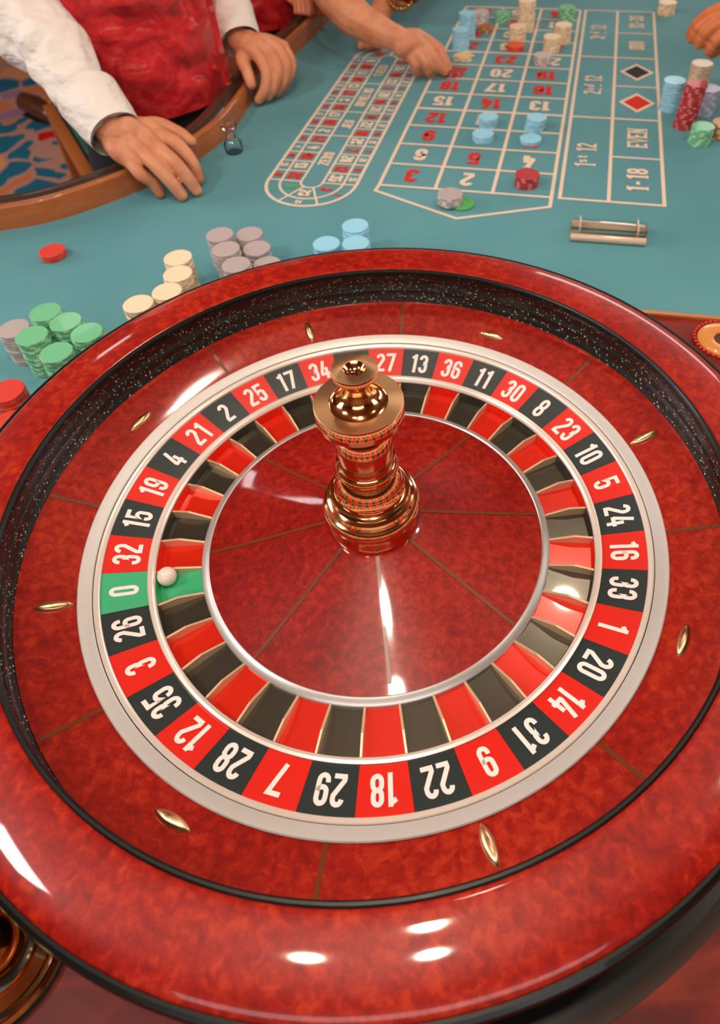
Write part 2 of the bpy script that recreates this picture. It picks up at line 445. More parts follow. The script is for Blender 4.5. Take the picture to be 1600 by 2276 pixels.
slab('wall_back', (0, 6.1, .6), (9.2, .1, 2.86), M_wall)
slab('wall_front', (0, -3.1, .6), (9.2, .1, 2.86), M_wall)
slab('wall_left', (-4.6, 1.5, .6), (.1, 9.1, 2.86), M_wall)
slab('wall_right', (4.6, 1.5, .6), (.1, 9.1, 2.86), M_wall)

# ---------------------------------------------------------------- gaming table
table = thing('gaming_table', 'large roulette table with teal felt, printed betting layout and wooden rail', 'table', (0, 0, 0))
rail_pts = [(-1.10, .66), (-.85, .625), (-.709, .62), (-.622, .639), (-.546, .660), (-.474, .705), (-.405, .767), (-.343, .844), (-.302, .927), (-.281, 1.012), (-.258, 1.144), (-.217, 1.305), (-.161, 1.488), (-.115, 1.66), (-.098, 1.74)]
rail = smooth_path([(x, y, 0) for x, y in rail_pts], 6)
felt_poly = [(p.x, p.y) for p in rail] + [(-.10, 2.6), (1.25, 2.6), (1.25, .148), (.362, .350), (.16, .30), (-.30, -.12), (-1.10, -.2)]
felt_poly = felt_poly[::-1]
def poly_slab(pts, z0, z1): return prism(pts, z0, z1)
obj('felt', poly_slab(felt_poly, -.03, 0), M_felt, table)
deck_poly = [(1.25, .148), (.362, .350), (.16, .30), (-.30, -.12), (-1.10, -.2), (-1.10, -.9), (1.25, -.9)][::-1]
obj('wood_deck', poly_slab(deck_poly, -.03, -.0005), M_deck, table)
tp = [Vector((.345, .3545, 0)), Vector((.362, .350, 0)), Vector((1.25, .148, 0))]
o_ = obj('gold_edge', sweep_profile(tp, [(.0, -.001), (.0, .003), (-.0015, .0042), (-.005, .0042), (-.0065, .003), (-.0065, -.001)]), M_trim, table)
tag(o_, 'thin gold edging between felt and wooden deck')
def sector_pts(r, a0, a1, n=40): return [(r * math.cos(math.radians(a0 + (a1 - a0) * i / n)), r * math.sin(math.radians(a0 + (a1 - a0) * i / n))) for i in range(n + 1)]
st = [Vector((x, y, 0)) for x, y in sector_pts(.402, -22, -98)]
obj('dark_trim_strip', sweep_profile(st, [(-.004, -.001), (-.004, .002), (.005, .002), (.005, -.001)]), M_darktrim, table)
tag(bpy.data.objects['dark_trim_strip'], 'curved dark brown trim strip on the deck around the wheel')
obj('painted_bowl_shadow', prism(sector_pts(.36, -98, -22) + sector_pts(.398, -22, -98), -.0004, .0008), M_black, table)  # black sector paints the shade under the bowl onto the deck
# rail: vertical wooden inner face, flat top
obj('wooden_rail', sweep_profile(rail, [(0, -.02), (0, .037), (.0015, .0395), (.004, .041), (.010, .041), (.013, .038), (.014, -.02)]), M_rail, table)
arm_prof = [(.016 + .024 + .024 * math.cos(a), .016 + .022 * math.sin(a)) for a in [2 * PI * i / 20 for i in range(20)]][::-1]
o_ = obj('armrest', sweep_profile(rail, arm_prof), M_arm, table)
tag(o_, 'padded brown leather armrest outside the wooden rail')
obj('table_skirt', sweep_profile(rail, [(.014, -.40), (.014, -.005), (.03, -.005), (.03, -.40)]), M_darktrim, table)
for (x, y) in ((-.55, .85 - .12), (-.08, 2.45), (1.1, 2.45), (1.1, -.75), (-.95, -.75)):
    obj('table_leg', lathe([(0, FL), (.05, FL), (.05, FL + .04), (.03, FL + .06), (.035, -.2), (.045, -.03), (0, -.03)], 20, (x, y, 0)), M_darktrim, table)

# printed layout
OX, OY, ROT = 0.0, .7306, -.24104
CW, RH, U4, U5, U6 = .0982, .0788, .3082, .3874, .4757
cr_, sr_ = math.cos(ROT), math.sin(ROT)
ZP = .0005
def LP(u, v, z=ZP): return Vector((OX + cr_ * u - sr_ * v, OY + sr_ * u + cr_ * v, z))
def line_path(bm, pts, w, z=ZP, closed=False):
    pts = list(pts)
    if closed: pts = pts + [pts[0], pts[1]]
    st = stroke_polys(pts, w)
    if closed:
        st[0] = st[-2]; st = st[:-1]
    vs = [(bm.verts.new(LP(a.x, a.y, z)), bm.verts.new(LP(b.x, b.y, z))) for a, b in st]
    for a, b in zip(vs, vs[1:]): bm.faces.new((a[0], a[1], b[1], b[0]))
LW = .0062
bm = bmesh.new(); NR = 12
line_path(bm, [(0, NR * RH), (0, -.002), (-.006 + .004, -.020), (.150, -.088), (3 * CW, -.030), (3 * CW, NR * RH)], LW)
line_path(bm, [(CW, 0), (CW, NR * RH)], LW, ZP + .0001); line_path(bm, [(2 * CW, 0), (2 * CW, NR * RH)], LW, ZP + .0001)
for k in range(NR + 1):
    line_path(bm, [(0, k * RH), (3 * CW, k * RH)], LW * (1.35 if k % 4 == 0 and k else .95), ZP + .0002)
line_path(bm, [(U4, 0), (U4, NR * RH), (U6, NR * RH), (U6, 0)], LW, closed=True)
line_path(bm, [(U5, 0), (U5, NR * RH)], LW, ZP + .0001)
for k in (4, 8): line_path(bm, [(U4, k * RH), (U6, k * RH)], LW, ZP + .0002)
for k in (2, 6, 10): line_path(bm, [(U5, k * RH), (U6, k * RH)], LW * .9, ZP + .0002)
lay = flat_obj('printed_grid', bm, M_pale, table); tag(lay, 'cream printed grid lines on the felt')
REDS = {1, 3, 5, 7, 9, 12, 14, 16, 18, 19, 21, 23, 25, 27, 30, 32, 34, 36}
for n in range(1, 37):
    row = (n - 1) // 3; colm = 2 - (n - 1) % 3
    cu, cv = (colm + .5) * CW, (row + .5) * RH
    pl = lambda x, y, cu=cu, cv=cv: LP(cu - x, cv - y, ZP + .0003)
    flat_obj('printed_number', text_mesh(str(n), pl, .044, 1.10, .195, .07, serif=True), M_pred if n in REDS else M_pale, table)
def vtext(txt, cu, cv, h, **k):
    pl = lambda x, y: LP(cu - y, cv + x, ZP + .0003)
    flat_obj('printed_word', text_mesh(txt, pl, h, **k), M_pale, table)
for i, s in enumerate(('1st 12', '2nd 12', '3rd 12')): vtext(s, (U4 + U5) / 2 - .004, (4 * i + 2) * RH, .036, aspect=1.0, weight=.15, gap=.07, serif=True)
um = (U5 + U6) / 2 + .002
vtext('1-18', um, RH * 1.0, .036, aspect=1.25, weight=.17, serif=True)
vtext('EVEN', um, RH * 3, .036, aspect=1.1, weight=.15, gap=.02, serif=True)
vtext('ODD', um, RH * 9, .036, aspect=1.1, weight=.15, gap=.02)
vtext('19-36', um, RH * 11, .036, aspect=1.1, weight=.16, gap=.04, serif=True)
for v, m in ((5, M_pred), (7, M_pblk)):
    a, b = .036, .047
    bm = bmesh.new(); bm.faces.new([bm.verts.new(LP(um + x, v * RH + y, ZP + .0003)) for x, y in ((a, 0), (0, b), (-a, 0), (0, -b))])
    flat_obj('diamond_border', bm, M_pale, table)
    bm = bmesh.new(); bm.faces.new([bm.verts.new(LP(um + x * .74, v * RH + y * .74, ZP + .0006)) for x, y in ((a, 0), (0, b), (-a, 0), (0, -b))])
    flat_obj('printed_diamond', bm, m, table)
# racetrack
TC, T0 = -.119, -.008; PITCH = .0359; T1 = T0 + 16 * PITCH
def cap_loop(hw, n=20): return [(TC + hw * math.cos(a), T1 + hw * math.sin(a)) for a in [PI * i / n for i in range(n + 1)]] + [(TC + hw * math.cos(a), T0 + hw * math.sin(a)) for a in [PI + PI * i / n for i in range(n + 1)]]
bm = bmesh.new()
line_path(bm, cap_loop(.080), .0058, closed=True)
line_path(bm, cap_loop(.0565), .0044, ZP + .0001, closed=True)
line_path(bm, cap_loop(.0195), .0044, ZP + .0001, closed=True)
for k in range(17):
    v = T0 + k * PITCH
    line_path(bm, [(TC - .08, v), (TC - .0195, v)], .0040, ZP + .0002); line_path(bm, [(TC + .0195, v), (TC + .08, v)], .0040, ZP + .0002)
for cv, angs in ((T0, (-118, -66)), (T1, (90,))):
    for a in angs:
        a = math.radians(a); line_path(bm, [(TC + .0195 * math.cos(a), cv + .0195 * math.sin(a)), (TC + .08 * math.cos(a), cv + .08 * math.sin(a))], .004, ZP + .0002)
for k in (5, 8, 12): line_path(bm, [(TC - .0195, T0 + k * PITCH), (TC + .0195, T0 + k * PITCH)], .004, ZP + .0002)
tag(flat_obj('printed_racetrack', bm, M_pale, table), 'cream printed oval racetrack lines')
order = [0, 32, 15, 19, 4, 21, 2, 25, 17, 34, 6, 27, 13, 36, 11, 30, 8, 23, 10, 5, 24, 16, 33, 1, 20, 14, 31, 9, 22, 18, 29, 7, 28, 12, 35, 3, 26]
def rt_num(n, cu, cv, h, w, sgn):
    m = M_pgrn if n == 0 else (M_pred if n in REDS else M_pale)
    pl = lambda x, y: LP(cu + sgn * y, cv - sgn * x, ZP + .0004)
    flat_obj('racetrack_number', text_mesh(str(n), pl, h, 1.05, w, .05), m, table)
for i in range(16):
    v = T0 + (i + .5) * PITCH
    nl, nr = order[1 + i], order[34 - i]
    for n, s in ((nl, -1), (nr, 1)):
        rt_num(n, TC + s * .038, v, .023, .25, s); rt_num(n, TC + s * .0685, v, .013, .26, s)
for n, a, cv in ((0, -150, T0), (26, -92, T0), (3, -32, T0), (23, 135, T1), (10, 45, T1)):
    a = math.radians(a)
    for rr, h in ((.038, .020), (.0685, .011)): rt_num(n, TC + rr * math.cos(a), cv + rr * math.sin(a), h, .25, 1)
for s, v in (('ZERO', 2.4), ('JEU', 6.4), ('ORPHELINS', 10), ('TIERS', 14)):
    vtext(s, TC, T0 + v * PITCH, .021, aspect=.95 if len(s) > 5 else 1.2, weight=.2, gap=.05)

# ---------------------------------------------------------------- roulette wheel
K, ZO = .26, .0338
def RZ(prof): return [(r * K, z * K + ZO) for r, z in prof]
wheel = thing('roulette', 'red burl wood roulette wheel with numbered rotor and brass turret in the foreground', 'roulette wheel')
def wpart(name, prof, m, n=192, closed=False, label=None):
    o = obj(name, lathe(RZ(prof), n, closed=closed), m, wheel)
    if label: tag(o, label)
    return o
wpart('bowl_shell', [(0, -.128), (1.26, -.128), (1.30, -.10), (1.46, .16), (1.475, .19), (1.40, .19), (1.28, .02), (1.10, -.04), (.86, -.11), (0, -.115)], M_black, closed=False)
wpart('outer_bead', [(1.466, .249), (1.474, .250), (1.484, .244), (1.489, .232), (1.486, .208), (1.476, .188), (1.455, .188)], M_black, closed=True, label='black bead around the outside of the rim')
wpart('rim', [(1.29, .261), (1.2575, .262), (1.2575, .271), (1.262, .2735), (1.275, .2755), (1.30, .2762), (1.34, .2757), (1.38, .2735), (1.41, .2702), (1.435, .2650), (1.452, .258), (1.462, .251), (1.466, .245), (1.466, .20), (1.40, .20)], M_wood, closed=True, label='broad red burl wood rim')
wpart('rim_lip', [(1.2565, .262), (1.2565, .272), (1.252, .2765), (1.245, .2765), (1.240, .271), (1.239, .260), (1.246, .250)], M_black, closed=True, label='glossy black inner lip of the rim')
wpart('ball_track', [(1.240, .255), (1.262, .232), (1.270, .20), (1.271, .17), (1.268, .150), (1.264, .148), (1.266, .130), (1.262, .105), (1.256, .090), (1.250, .080), (1.25, .06), (1.29, .06), (1.29, .25)], M_track, closed=True, label='black speckled ball track')
wpart('stator_slope', [(1.252, .086), (1.246, .0845), (1.16, .055), (1.10, .036), (1.066, .024), (1.066, -.02), (1.252, -.02)], M_wood, closed=True, label='sloping burl wood apron')
wpart('stator_ring', [(1.069, .020), (1.069, .030), (1.065, .033), (1.028, .021), (1.0235, .017), (1.0235, -.03), (1.06, -.03)], M_silver, closed=True, label='satin silver ring on the apron')
wpart('rotor_rim', [(1.0205, -.03), (1.0205, .013), (1.017, .016), (1.004, .0105), (1.0005, .006), (1.0005, -.03)], M_ivory, closed=True, label='pale narrow ring outside the numbers')
wpart('number_ring', [(.8470, -.030), (.8455, -.036), (.836, -.034), (.826, -.040), (.823, -.046), (.823, -.095), (.8475, -.095)], M_ivory, closed=True, label='pale narrow ring inside the numbers')
wpart('rotor_bed', [(1.0, -.008), (.847, -.046), (.847, -.10), (.66, -.10), (.655, -.09), (.64, -.09), (.64, -.107), (1.0, -.107)], M_black, closed=True)
wpart('cone_ring', [(.662, -.098), (.662, -.074), (.657, -.068), (.636, -.061), (.632, -.064), (.632, -.09)], M_silver2, closed=True, label='polished steel ring around the cone')
def conez(r):
    t = (.632 - r) / (.632 - .165); return -.066 + .112 * (t ** 1.12)
cone_prof = [(.632 - .467 * i / 14, conez(.632 - .467 * i / 14)) for i in range(15)]
wpart('cone', cone_prof + [(0.02, .046), (0.02, -.10), (.632, -.10)], M_wood2, closed=True, label='red burl wood cone')
def ringpt(r, th, z): return Vector((-r * math.cos(th) * K, r * math.sin(th) * K, z * K + ZO))
def strip(name, ang, w, rs, zf, lift=.0015):
    bm = bmesh.new(); a = math.radians(ang); d = Vector((math.cos(a), math.sin(a), 0)); s = Vector((-d.y, d.x, 0))
    vs = []
    for r in rs:
        p = d * r * K + Vector((0, 0, (zf(r) + lift) * K + ZO)); vs.append((bm.verts.new(p + s * w * K), bm.verts.new(p - s * w * K)))
    for a_, b_2 in zip(vs, vs[1:]): bm.faces.new((a_[0], a_[1], b_2[1], b_2[0]))
    flatten_up(bm)
    me = bpy.data.meshes.new(name); bm.to_mesh(me); bm.free(); return obj(name, me, M_inlay, wheel)
def slopez(r): 
    pts = [(1.066, .024), (1.10, .036), (1.16, .055), (1.246, .0845)]
    for (a, za), (b, zb) in zip(pts, pts[1:]):
        if r <= b: return za + (zb - za) * (r - a) / (b - a)
    return .0845
for k in range(8):
    strip('cone_inlay', 4.8 + 45 * k, .0065, [.175 + .455 * i / 14 for i in range(15)], conez)
    strip('slope_inlay', -6.5 + 45 * k, .0075, [1.068, 1.10, 1.16, 1.244], slopez)
# deflectors
def deflector_bm():
    bm = bmesh.new(); n, m = 24, 6; prev = None; rings = []
    for j in range(m + 1):
        f = j / m; ring = []
        if j == m: top = bm.verts.new((0, 0, .0052)); break
        rr = math.cos(f * PI / 2) ** .8; zz = .0058 * math.sin(f * PI / 2)
        for i in range(n):
            a = 2 * PI * i / n; x = .0170 * math.cos(a); y = .0055 * math.copysign(abs(math.sin(a)) ** 1.25, math.sin(a))
            ring.append(bm.verts.new((x * rr, y * rr, zz - .0012)))
        rings.append(ring)
    for a, b in zip(rings, rings[1:]):
        for i in range(n): bm.faces.new((a[i], a[(i + 1) % n], b[(i + 1) % n], b[i]))
    for i in range(n): bm.faces.new((rings[-1][i], rings[-1][(i + 1) % n], top))
    bmesh.ops.remove_doubles(bm, verts=bm.verts, dist=1e-6)
    return bm
defl = [obj('deflector', deflector_bm(), M_brass_b, wheel)]
for k in range(1, 8):
    o = defl[0].copy(); COL.objects.link(o); o.parent = wheel; defl.append(o)
sl = math.atan(.32)
for k, o in enumerate(defl):
    a = math.radians(16.2 + 45 * k); r = 1.137
    Rm = Matrix.Rotation(a, 4, 'Z') @ Matrix.Rotation(-sl, 4, 'Y') @ Matrix.Rotation(0 if k % 2 == 0 else PI / 2, 4, 'Z')
    o.matrix_local = Matrix.Translation((r * K * math.cos(a), r * K * math.sin(a), slopez(r) * K + ZO + .0004)) @ Rm
# numbered plates, numerals, pockets, frets
PH = -.33379; DL = 2 * PI / 37
def sector(r0, z0, r1, z1, t0, t1, n=6, thick=.004):
    bm = bmesh.new(); g = []
    for i in range(n + 1):
        t = t0 + (t1 - t0) * i / n
        g.append((bm.verts.new(ringpt(r0, t, z0)), bm.verts.new(ringpt(r1, t, z1)), bm.verts.new(ringpt(r1, t, z1 - thick)), bm.verts.new(ringpt(r0, t, z0 - thick))))
    for a, b in zip(g, g[1:]):
        for j in range(4): bm.faces.new((a[j], b[j], b[(j + 1) % 4], a[(j + 1) % 4]))
    bm.faces.new(g[0]); bm.faces.new(g[-1][::-1])
    return bm
for k, n in enumerate(order):
    t0 = PH + k * DL; t1 = t0 + DL; tm = (t0 + t1) / 2
    mt = M_grn if n == 0 else (M_red if n in REDS else M_blk)
    pt = P_grn if n == 0 else (P_red if n in REDS else P_blk)
    g = .0004
    plate = obj('number_plate', sector(1.0, -.001, .8475, -.039, t0 + g, t1 - g), mt, wheel)
    up = Vector((-math.cos(tm), math.sin(tm), 0)); rt = Vector((math.sin(tm), math.cos(tm), 0))
    slope = Vector((up.x, up.y, .038 / .153)); slope_n = slope
    c = ringpt(.9245, tm, -.0198)
    bm = text_mesh(str(n), lambda x, y: c + rt * x + slope_n * y + Vector((0, 0, .0004)), .0258, .95, .152, .065)
    flatten_up(bm); me = bpy.data.meshes.new('numeral'); bm.to_mesh(me); bm.free()
    obj('numeral', me, M_white, plate)
    pk_ = sector(.8215, -.090, .662, -.088, t0, t1)
    wall = [(pk_.verts.new(ringpt(.8215, t0 + (t1 - t0) * i / 4, -.0485)), pk_.verts.new(ringpt(.8150, t0 + (t1 - t0) * i / 4, -.089))) for i in range(5)]
    for a, b in zip(wall, wall[1:]): pk_.faces.new((a[0], b[0], b[1], a[1]))
    obj('pocket', pk_, pt, wheel)
    # fret on the boundary
    bm = bmesh.new(); w = .0042
    d = Vector((-math.cos(t0), math.sin(t0), 0)); s = Vector((math.sin(t0), math.cos(t0), 0))
    prof = [(.823, -.054), (.752, -.047), (.662, -.073), (.662, -.098), (.823, -.098)]
    A = [bm.verts.new(d * r * K + s * w * K + Vector((0, 0, z * K + ZO))) for r, z in prof]
    B = [bm.verts.new(d * r * K - s * w * K + Vector((0, 0, z * K + ZO))) for r, z in prof]
    bm.faces.new(A); bm.faces.new(B[::-1])
    for i in range(5): bm.faces.new((A[i], B[i], B[(i + 1) % 5], A[(i + 1) % 5]))
    bmesh.ops.bevel(bm, geom=[e for e in bm.edges if abs((e.verts[0].co - e.verts[1].co).normalized().dot(s)) < .3 and max(e.verts[0].co.z, e.verts[1].co.z) > ZO - .085 * K and min(e.verts[0].co.z, e.verts[1].co.z) > ZO - .09 * K], offset=.0004, segments=1, affect='EDGES')
    obj('fret', bm, M_fret, wheel, angle=4)
# turret
def tpart(name, prof, m, label=None):
    o = obj(name, lathe(RZ(prof), 96), m, wheel, angle=28)
    if label: tag(o, label)
tpart('turret_base', [(0.0, .03), (.166, .036), (.170, .050), (.1705, .070), (.168, .100), (.170, .118), (.176, .130), (.1775, .142), (.175, .156), (.168, .166), (.160, .170), (.158, .176), (.160, .182), (.156, .192), (.147, .198), (.143, .200), (.145, .208), (.140, .217), (.128, .222), (.0, .222)], M_brass, 'stepped round brass base of the turret')
tpart('turret_column', [(.0, .215), (.126, .222), (.128, .232), (.126, .240), (.119, .252), (.117, .27), (.110, .30), (.099, .318), (.100, .326), (.106, .336), (.108, .350), (.104, .362), (.098, .368), (.101, .380), (.100, .40), (.094, .408), (.096, .43), (.098, .46), (.096, .50), (.088, .54), (.072, .570), (.06, .590), (0, .59)], M_brass, 'turned brass bulb of the turret')
tpart('turret_disc', [(0, .588), (.128, .590), (.1415, .592), (.1428, .596), (.1428, .652), (.1420, .6545)], M_brass, 'polished brass disc with mirror edge near the top of the turret')
tpart('disc_face', [(.1420, .6545), (.1412, .6552), (.094, .6555), (.0925, .652)], M_brass_b, 'brushed flat face of the disc')
tpart('turret_neck', [(.0925, .652), (.0905, .650), (.080, .652), (.066, .660), (.052, .672), (.042, .688), (.037, .706), (.036, .728), (0, .728)], M_brass)
tpart('turret_knob', [(0, .718), (.036, .720), (.038, .735), (.048, .750), (.064, .762), (.0705, .772), (.0715, .788), (.0705, .7915)], M_brass)
tpart('knob_face', [(.0705, .7915), (.070, .7920), (.036, .7935), (.034, .793)], M_brass_b, 'brushed face of the crowning knob')
tpart('knob_dish', [(.034, .793), (.031, .789), (.024, .780), (.012, .773), (0, .771)], M_brass, 'polished hollow in the knob')

# ball
th = math.radians(-11.3); rb = .7835 * K; R_ball = .0091
bm = bmesh.new(); bmesh.ops.create_uvsphere(bm, u_segments=40, v_segments=24, radius=R_ball)
o = obj('roulette_ball', bm, M_ball); o.location = (-rb * math.cos(th), rb * math.sin(th), -.0898 * K + ZO + R_ball)
tag(o, 'small ivory white ball resting in the green zero pocket of the wheel', 'ball')

# ---------------------------------------------------------------- chips
TH = .0040
chip_cache = {}
def chip_mesh(col, edge, rad):
    key = (col, edge, rad)
    if key in chip_cache: return chip_cache[key]
    n = 36; bm = bmesh.new()
    prof = [(0, 0), (rad - .0006, 0), (rad, .0005), (rad, TH - .0005), (rad - .0006, TH), (rad * .68, TH), (rad * .67, TH - .0002), (0, TH - .0002)]
    lathe(prof, n, bm=bm)
    finish(bm)
    for f in bm.faces:
        c = f.calc_center_median(); a = (math.degrees(math.atan2(c.y, c.x)) % 60)
        if math.hypot(c.x, c.y) > rad * .985 and a < 22 and .0006 < c.z < TH - .0006: f.material_index = 1
    me = bpy.data.meshes.new('chip'); bm.to_mesh(me); bm.free()
    me.materials.append(chip_mats[col]); me.materials.append(chip_mats[edge])
    chip_cache[key] = me; return me
chip_mats = {k: mat('chip_' + k, v, .5, coat=.1) for k, v in dict(green=(112, 190, 142), cream=(240, 216, 184), grey=(180, 166, 166), blue=(150, 212, 238), red=(214, 60, 44),
    burgundy=(176, 50, 56), lavender=(172, 164, 190), white=(236, 222, 206), palegreen=(196, 226, 190), paleblue=(186, 220, 234), pink=(226, 130, 124), brown=(176, 112, 64), silver=(196, 184, 184), coral=(226, 84, 56), tan=(226, 188, 140), bottle=(90, 176, 96)).items()}
ORD = ['top', 'second', 'third', 'fourth', 'fifth', 'sixth', 'seventh', 'eighth', 'ninth', 'tenth', 'eleventh', 'twelfth', 'thirteenth', 'fourteenth', 'fifteenth', 'sixteenth', 'seventeenth', 'eighteenth', 'nineteenth', 'twentieth', 'twenty-first', 'twenty-second', 'twenty-third', 'twenty-fourth', 'twenty-fifth', 'twenty-sixth']
hidden_bm = bmesh.new(); hidden_keys = []
def stack(x, y, n, col, edge, where, group, rad=.0195, z=0, lean=(0, 0), jit=.0007, show=99):
    """n counts chips of .0034; rescaled to TH; only the upper `show` chips can be told apart, the rest join the hidden ones"""
    n = max(1, round(n * .0034 / TH)) if n > 6 else n
    me = chip_mesh(col, edge, rad)
    for i in range(n):
        if i < n - show:
            base = len(hidden_bm.faces); mi = len(hidden_keys) 
            for kk in (col, edge):
                if kk not in hidden_keys: hidden_keys.append(kk)
            hidden_bm.from_mesh(me); hidden_bm.faces.ensure_lookup_table(); hidden_bm.verts.ensure_lookup_table()
            fs = [hidden_bm.faces[q] for q in range(base, len(hidden_bm.faces))]
            for f in fs: f.material_index = hidden_keys.index(col) if f.material_index == 0 else hidden_keys.index(edge)
            vs = list({v for f in fs for v in f.verts})
            bmesh.ops.rotate(hidden_bm, cent=(0, 0, 0), matrix=Matrix.Rotation(random.uniform(0, 6.28), 3, 'Z'), verts=vs)
            bmesh.ops.translate(hidden_bm, vec=(x + random.uniform(-jit, jit), y + random.uniform(-jit, jit), z + i * TH), verts=vs)
            continue
        o = bpy.data.objects.new('casino_chip', me); COL.objects.link(o)
        zz = z + i * TH
        o.location = (x + lean[0] * i * TH + random.uniform(-jit, jit), y + lean[1] * i * TH + random.uniform(-jit, jit), zz)
        o.rotation_euler = (0, 0, random.uniform(0, 6.28))
        k = n - 1 - i
        cn = {'grey': 'grey', 'coral': 'orange-red', 'tan': 'tan', 'bottle': 'green'}.get(col, col)
        if n == 1: lb = f'single {cn} chip {where}'
        else: lb = f'{cn} chip, {ORD[k] if k < len(ORD) - 1 else "lowest"} {"" if k == 0 else "from the top "}of stack {where}'
        tag(o, lb, 'chip', group)
GN = 'green chips stacked left of the wheel'
for (x, y, n, w) in [(-.4270, .3400, 16, 'at the far corner of green cluster'), (-.3930, .3180, 16, 'in middle of green cluster far side'), (-.4285, .2930, 16, 'at the left of green cluster'), (-.3600, .2930, 16, 'at the right of green cluster by rim'), (-.3870, .2580, 16, 'at the front of green cluster')]:
    stack(x, y, n, 'green', 'palegreen', w, GN, show=10 if 'left' in w else 7 if 'front' in w else 5)
stack(-.4640, .3190, 14, 'grey', 'silver', 'behind the green cluster at left', 'grey chips beside the green cluster', show=6)
GC = 'cream chips stacked behind the wheel'
for (x, y, n, w) in [(-.278, .4500, 16, 'farthest of the cream row'), (-.2705, .4110, 16, 'second farthest of cream row'), (-.2760, .3715, 16, 'third farthest of cream row'), (-.3085, .3480, 16, 'nearest left of cream row')]:
    stack(x, y, n, 'cream', 'tan', w, GC, show=7 if 'farthest' in w else 4)
GG = 'grey chips stacked behind the wheel'
for (x, y, n, w) in [(-.228, .506, 16, 'far left of grey block'), (-.188, .5165, 14, 'far right of grey block'), (-.212, .4665, 16, 'middle left of grey block'), (-.1725, .4780, 14, 'middle right of grey block'), (-.192, .4270, 16, 'near left of grey block'), (-.154, .4420, 13, 'near right of grey block')]:
    stack(x, y, n, 'grey', 'silver', w, GG, show=9 if 'left' in w else 5)
GB = 'light blue chips stacked behind the wheel'
for (x, y, n, w) in [(-.031, .518, 15, 'tallest behind wheel of blue trio'), (-.0715, .4810, 14, 'left of blue trio by rim'), (-.0300, .4775, 14, 'right front of blue trio by rim')]:
    stack(x, y, n, 'blue', 'paleblue', w, GB, show=5)
stack(-.506, .556, 3, 'red', 'coral', 'alone on open felt near rail', 'red chips alone on the felt')
stack(-.4270, .1980, 15, 'red', 'coral', 'at left edge beside the rim', 'red chips at left edge')
stack(-.4130, .1580, 12, 'red', 'coral', 'touching rim at left edge', 'red chips at left edge')
GL = 'chips placed on the betting layout'
stack(.2516, .708, 5, 'burgundy', 'pink', 'on number one square', GL, .0205)
stack(.1368, .650, 1, 'bottle', 'bottle', 'half under the grey stack', GL, .0200)
stack(.1174, .6536, 4, 'grey', 'white', 'on the zero area', GL, .0205, z=TH)
stack(.2085, .9396, 5, 'blue', 'paleblue', 'on number eleven', GL, .0185, lean=(.12, -.1))
stack(.2955, .9163, 6, 'blue', 'paleblue', 'on number ten', GL, .0190, lean=(.18, -.05))
stack(.1943, .8835, 3, 'blue', 'paleblue', 'on number eight', GL, .0200)
stack(.2812, .8650, 2, 'blue', 'paleblue', 'on number seven', GL, .0200)
GF = 'chips on the far layout'
stack(.3610, 1.2363, 5, 'silver', 'white', 'on number twenty-two', GF)
stack(.3925, 1.3100, 10, 'cream', 'tan', 'shorter of paired cream towers', GF)
stack(.4260, 1.3600, 12, 'cream', 'tan', 'taller of paired cream towers', GF)
stack(.3132, 1.3300, 3, 'coral', 'red', 'before the tall cream tower', GF, .0205)
stack(.3250, 1.3880, 9, 'cream', 'tan', 'foot of the tall cream pair', GF)
stack(.3530, 1.4500, 20, 'cream', 'tan', 'tallest cream at top edge', GF, .0205)
stack(.1884, 1.3500, 13, 'blue', 'paleblue', 'nearer of far blue pair', GF)
stack(.2090, 1.4200, 16, 'blue', 'paleblue', 'farther of far blue pair', GF)
stack(.2521, 1.5300, 6, 'silver', 'white', 'beyond far blue pair', GF)
stack(.2574, 1.4600, 3, 'brown', 'tan', 'right of far blue pair', GF)
stack(.4651, 1.5200, 8, 'green', 'palegreen', 'by outer column at top edge', GF)
stack(.3060, 1.5300, 5, 'green', 'palegreen', 'behind the tallest cream', GF)
stack(.1900, 1.2900, 2, 'tan', 'cream', 'beside the reaching fingertips', GF)
stack(.7132, 1.5200, 8, 'cream', 'tan', 'alone at top right edge', GF, .0215)
GT = 'chip towers at the right edge'
stack(.5700, .9750, 17, 'blue', 'paleblue', 'left of the burgundy tower', GT, .0205)
stack(.5740, .8953, 23, 'burgundy', 'pink', 'tall leaning burgundy tower', GT, .0190, lean=(.10, .02), jit=.0012)
stack(.6300, .9500, 14, 'lavender', 'paleblue', 'right of the burgundy tower', GT, .0205)
stack(.6480, 1.0500, 4, 'coral', 'red', 'foot of right cream tower', GT, .0205)
stack(.6290, 1.0100, 21, 'cream', 'tan', 'beneath the hand at right', GT, .0200)
stack(.5827, .8274, 9, 'green', 'palegreen', 'nearest at right edge', GT, .0200)
stack(.6280, .8480, 8, 'brown', 'white', 'right of nearest green stack', GT, .0195)

o = bpy.data.objects.new('stacked_chips', bpy.data.meshes.new('stacked_chips')); COL.objects.link(o)
hidden_bm.to_mesh(o.data); hidden_bm.free()
for kk in hidden_keys: o.data.materials.append(chip_mats[kk])
tag(o, 'lower chips of the stacks behind the wheel, mostly hidden by its rim', 'chips', kind='stuff')

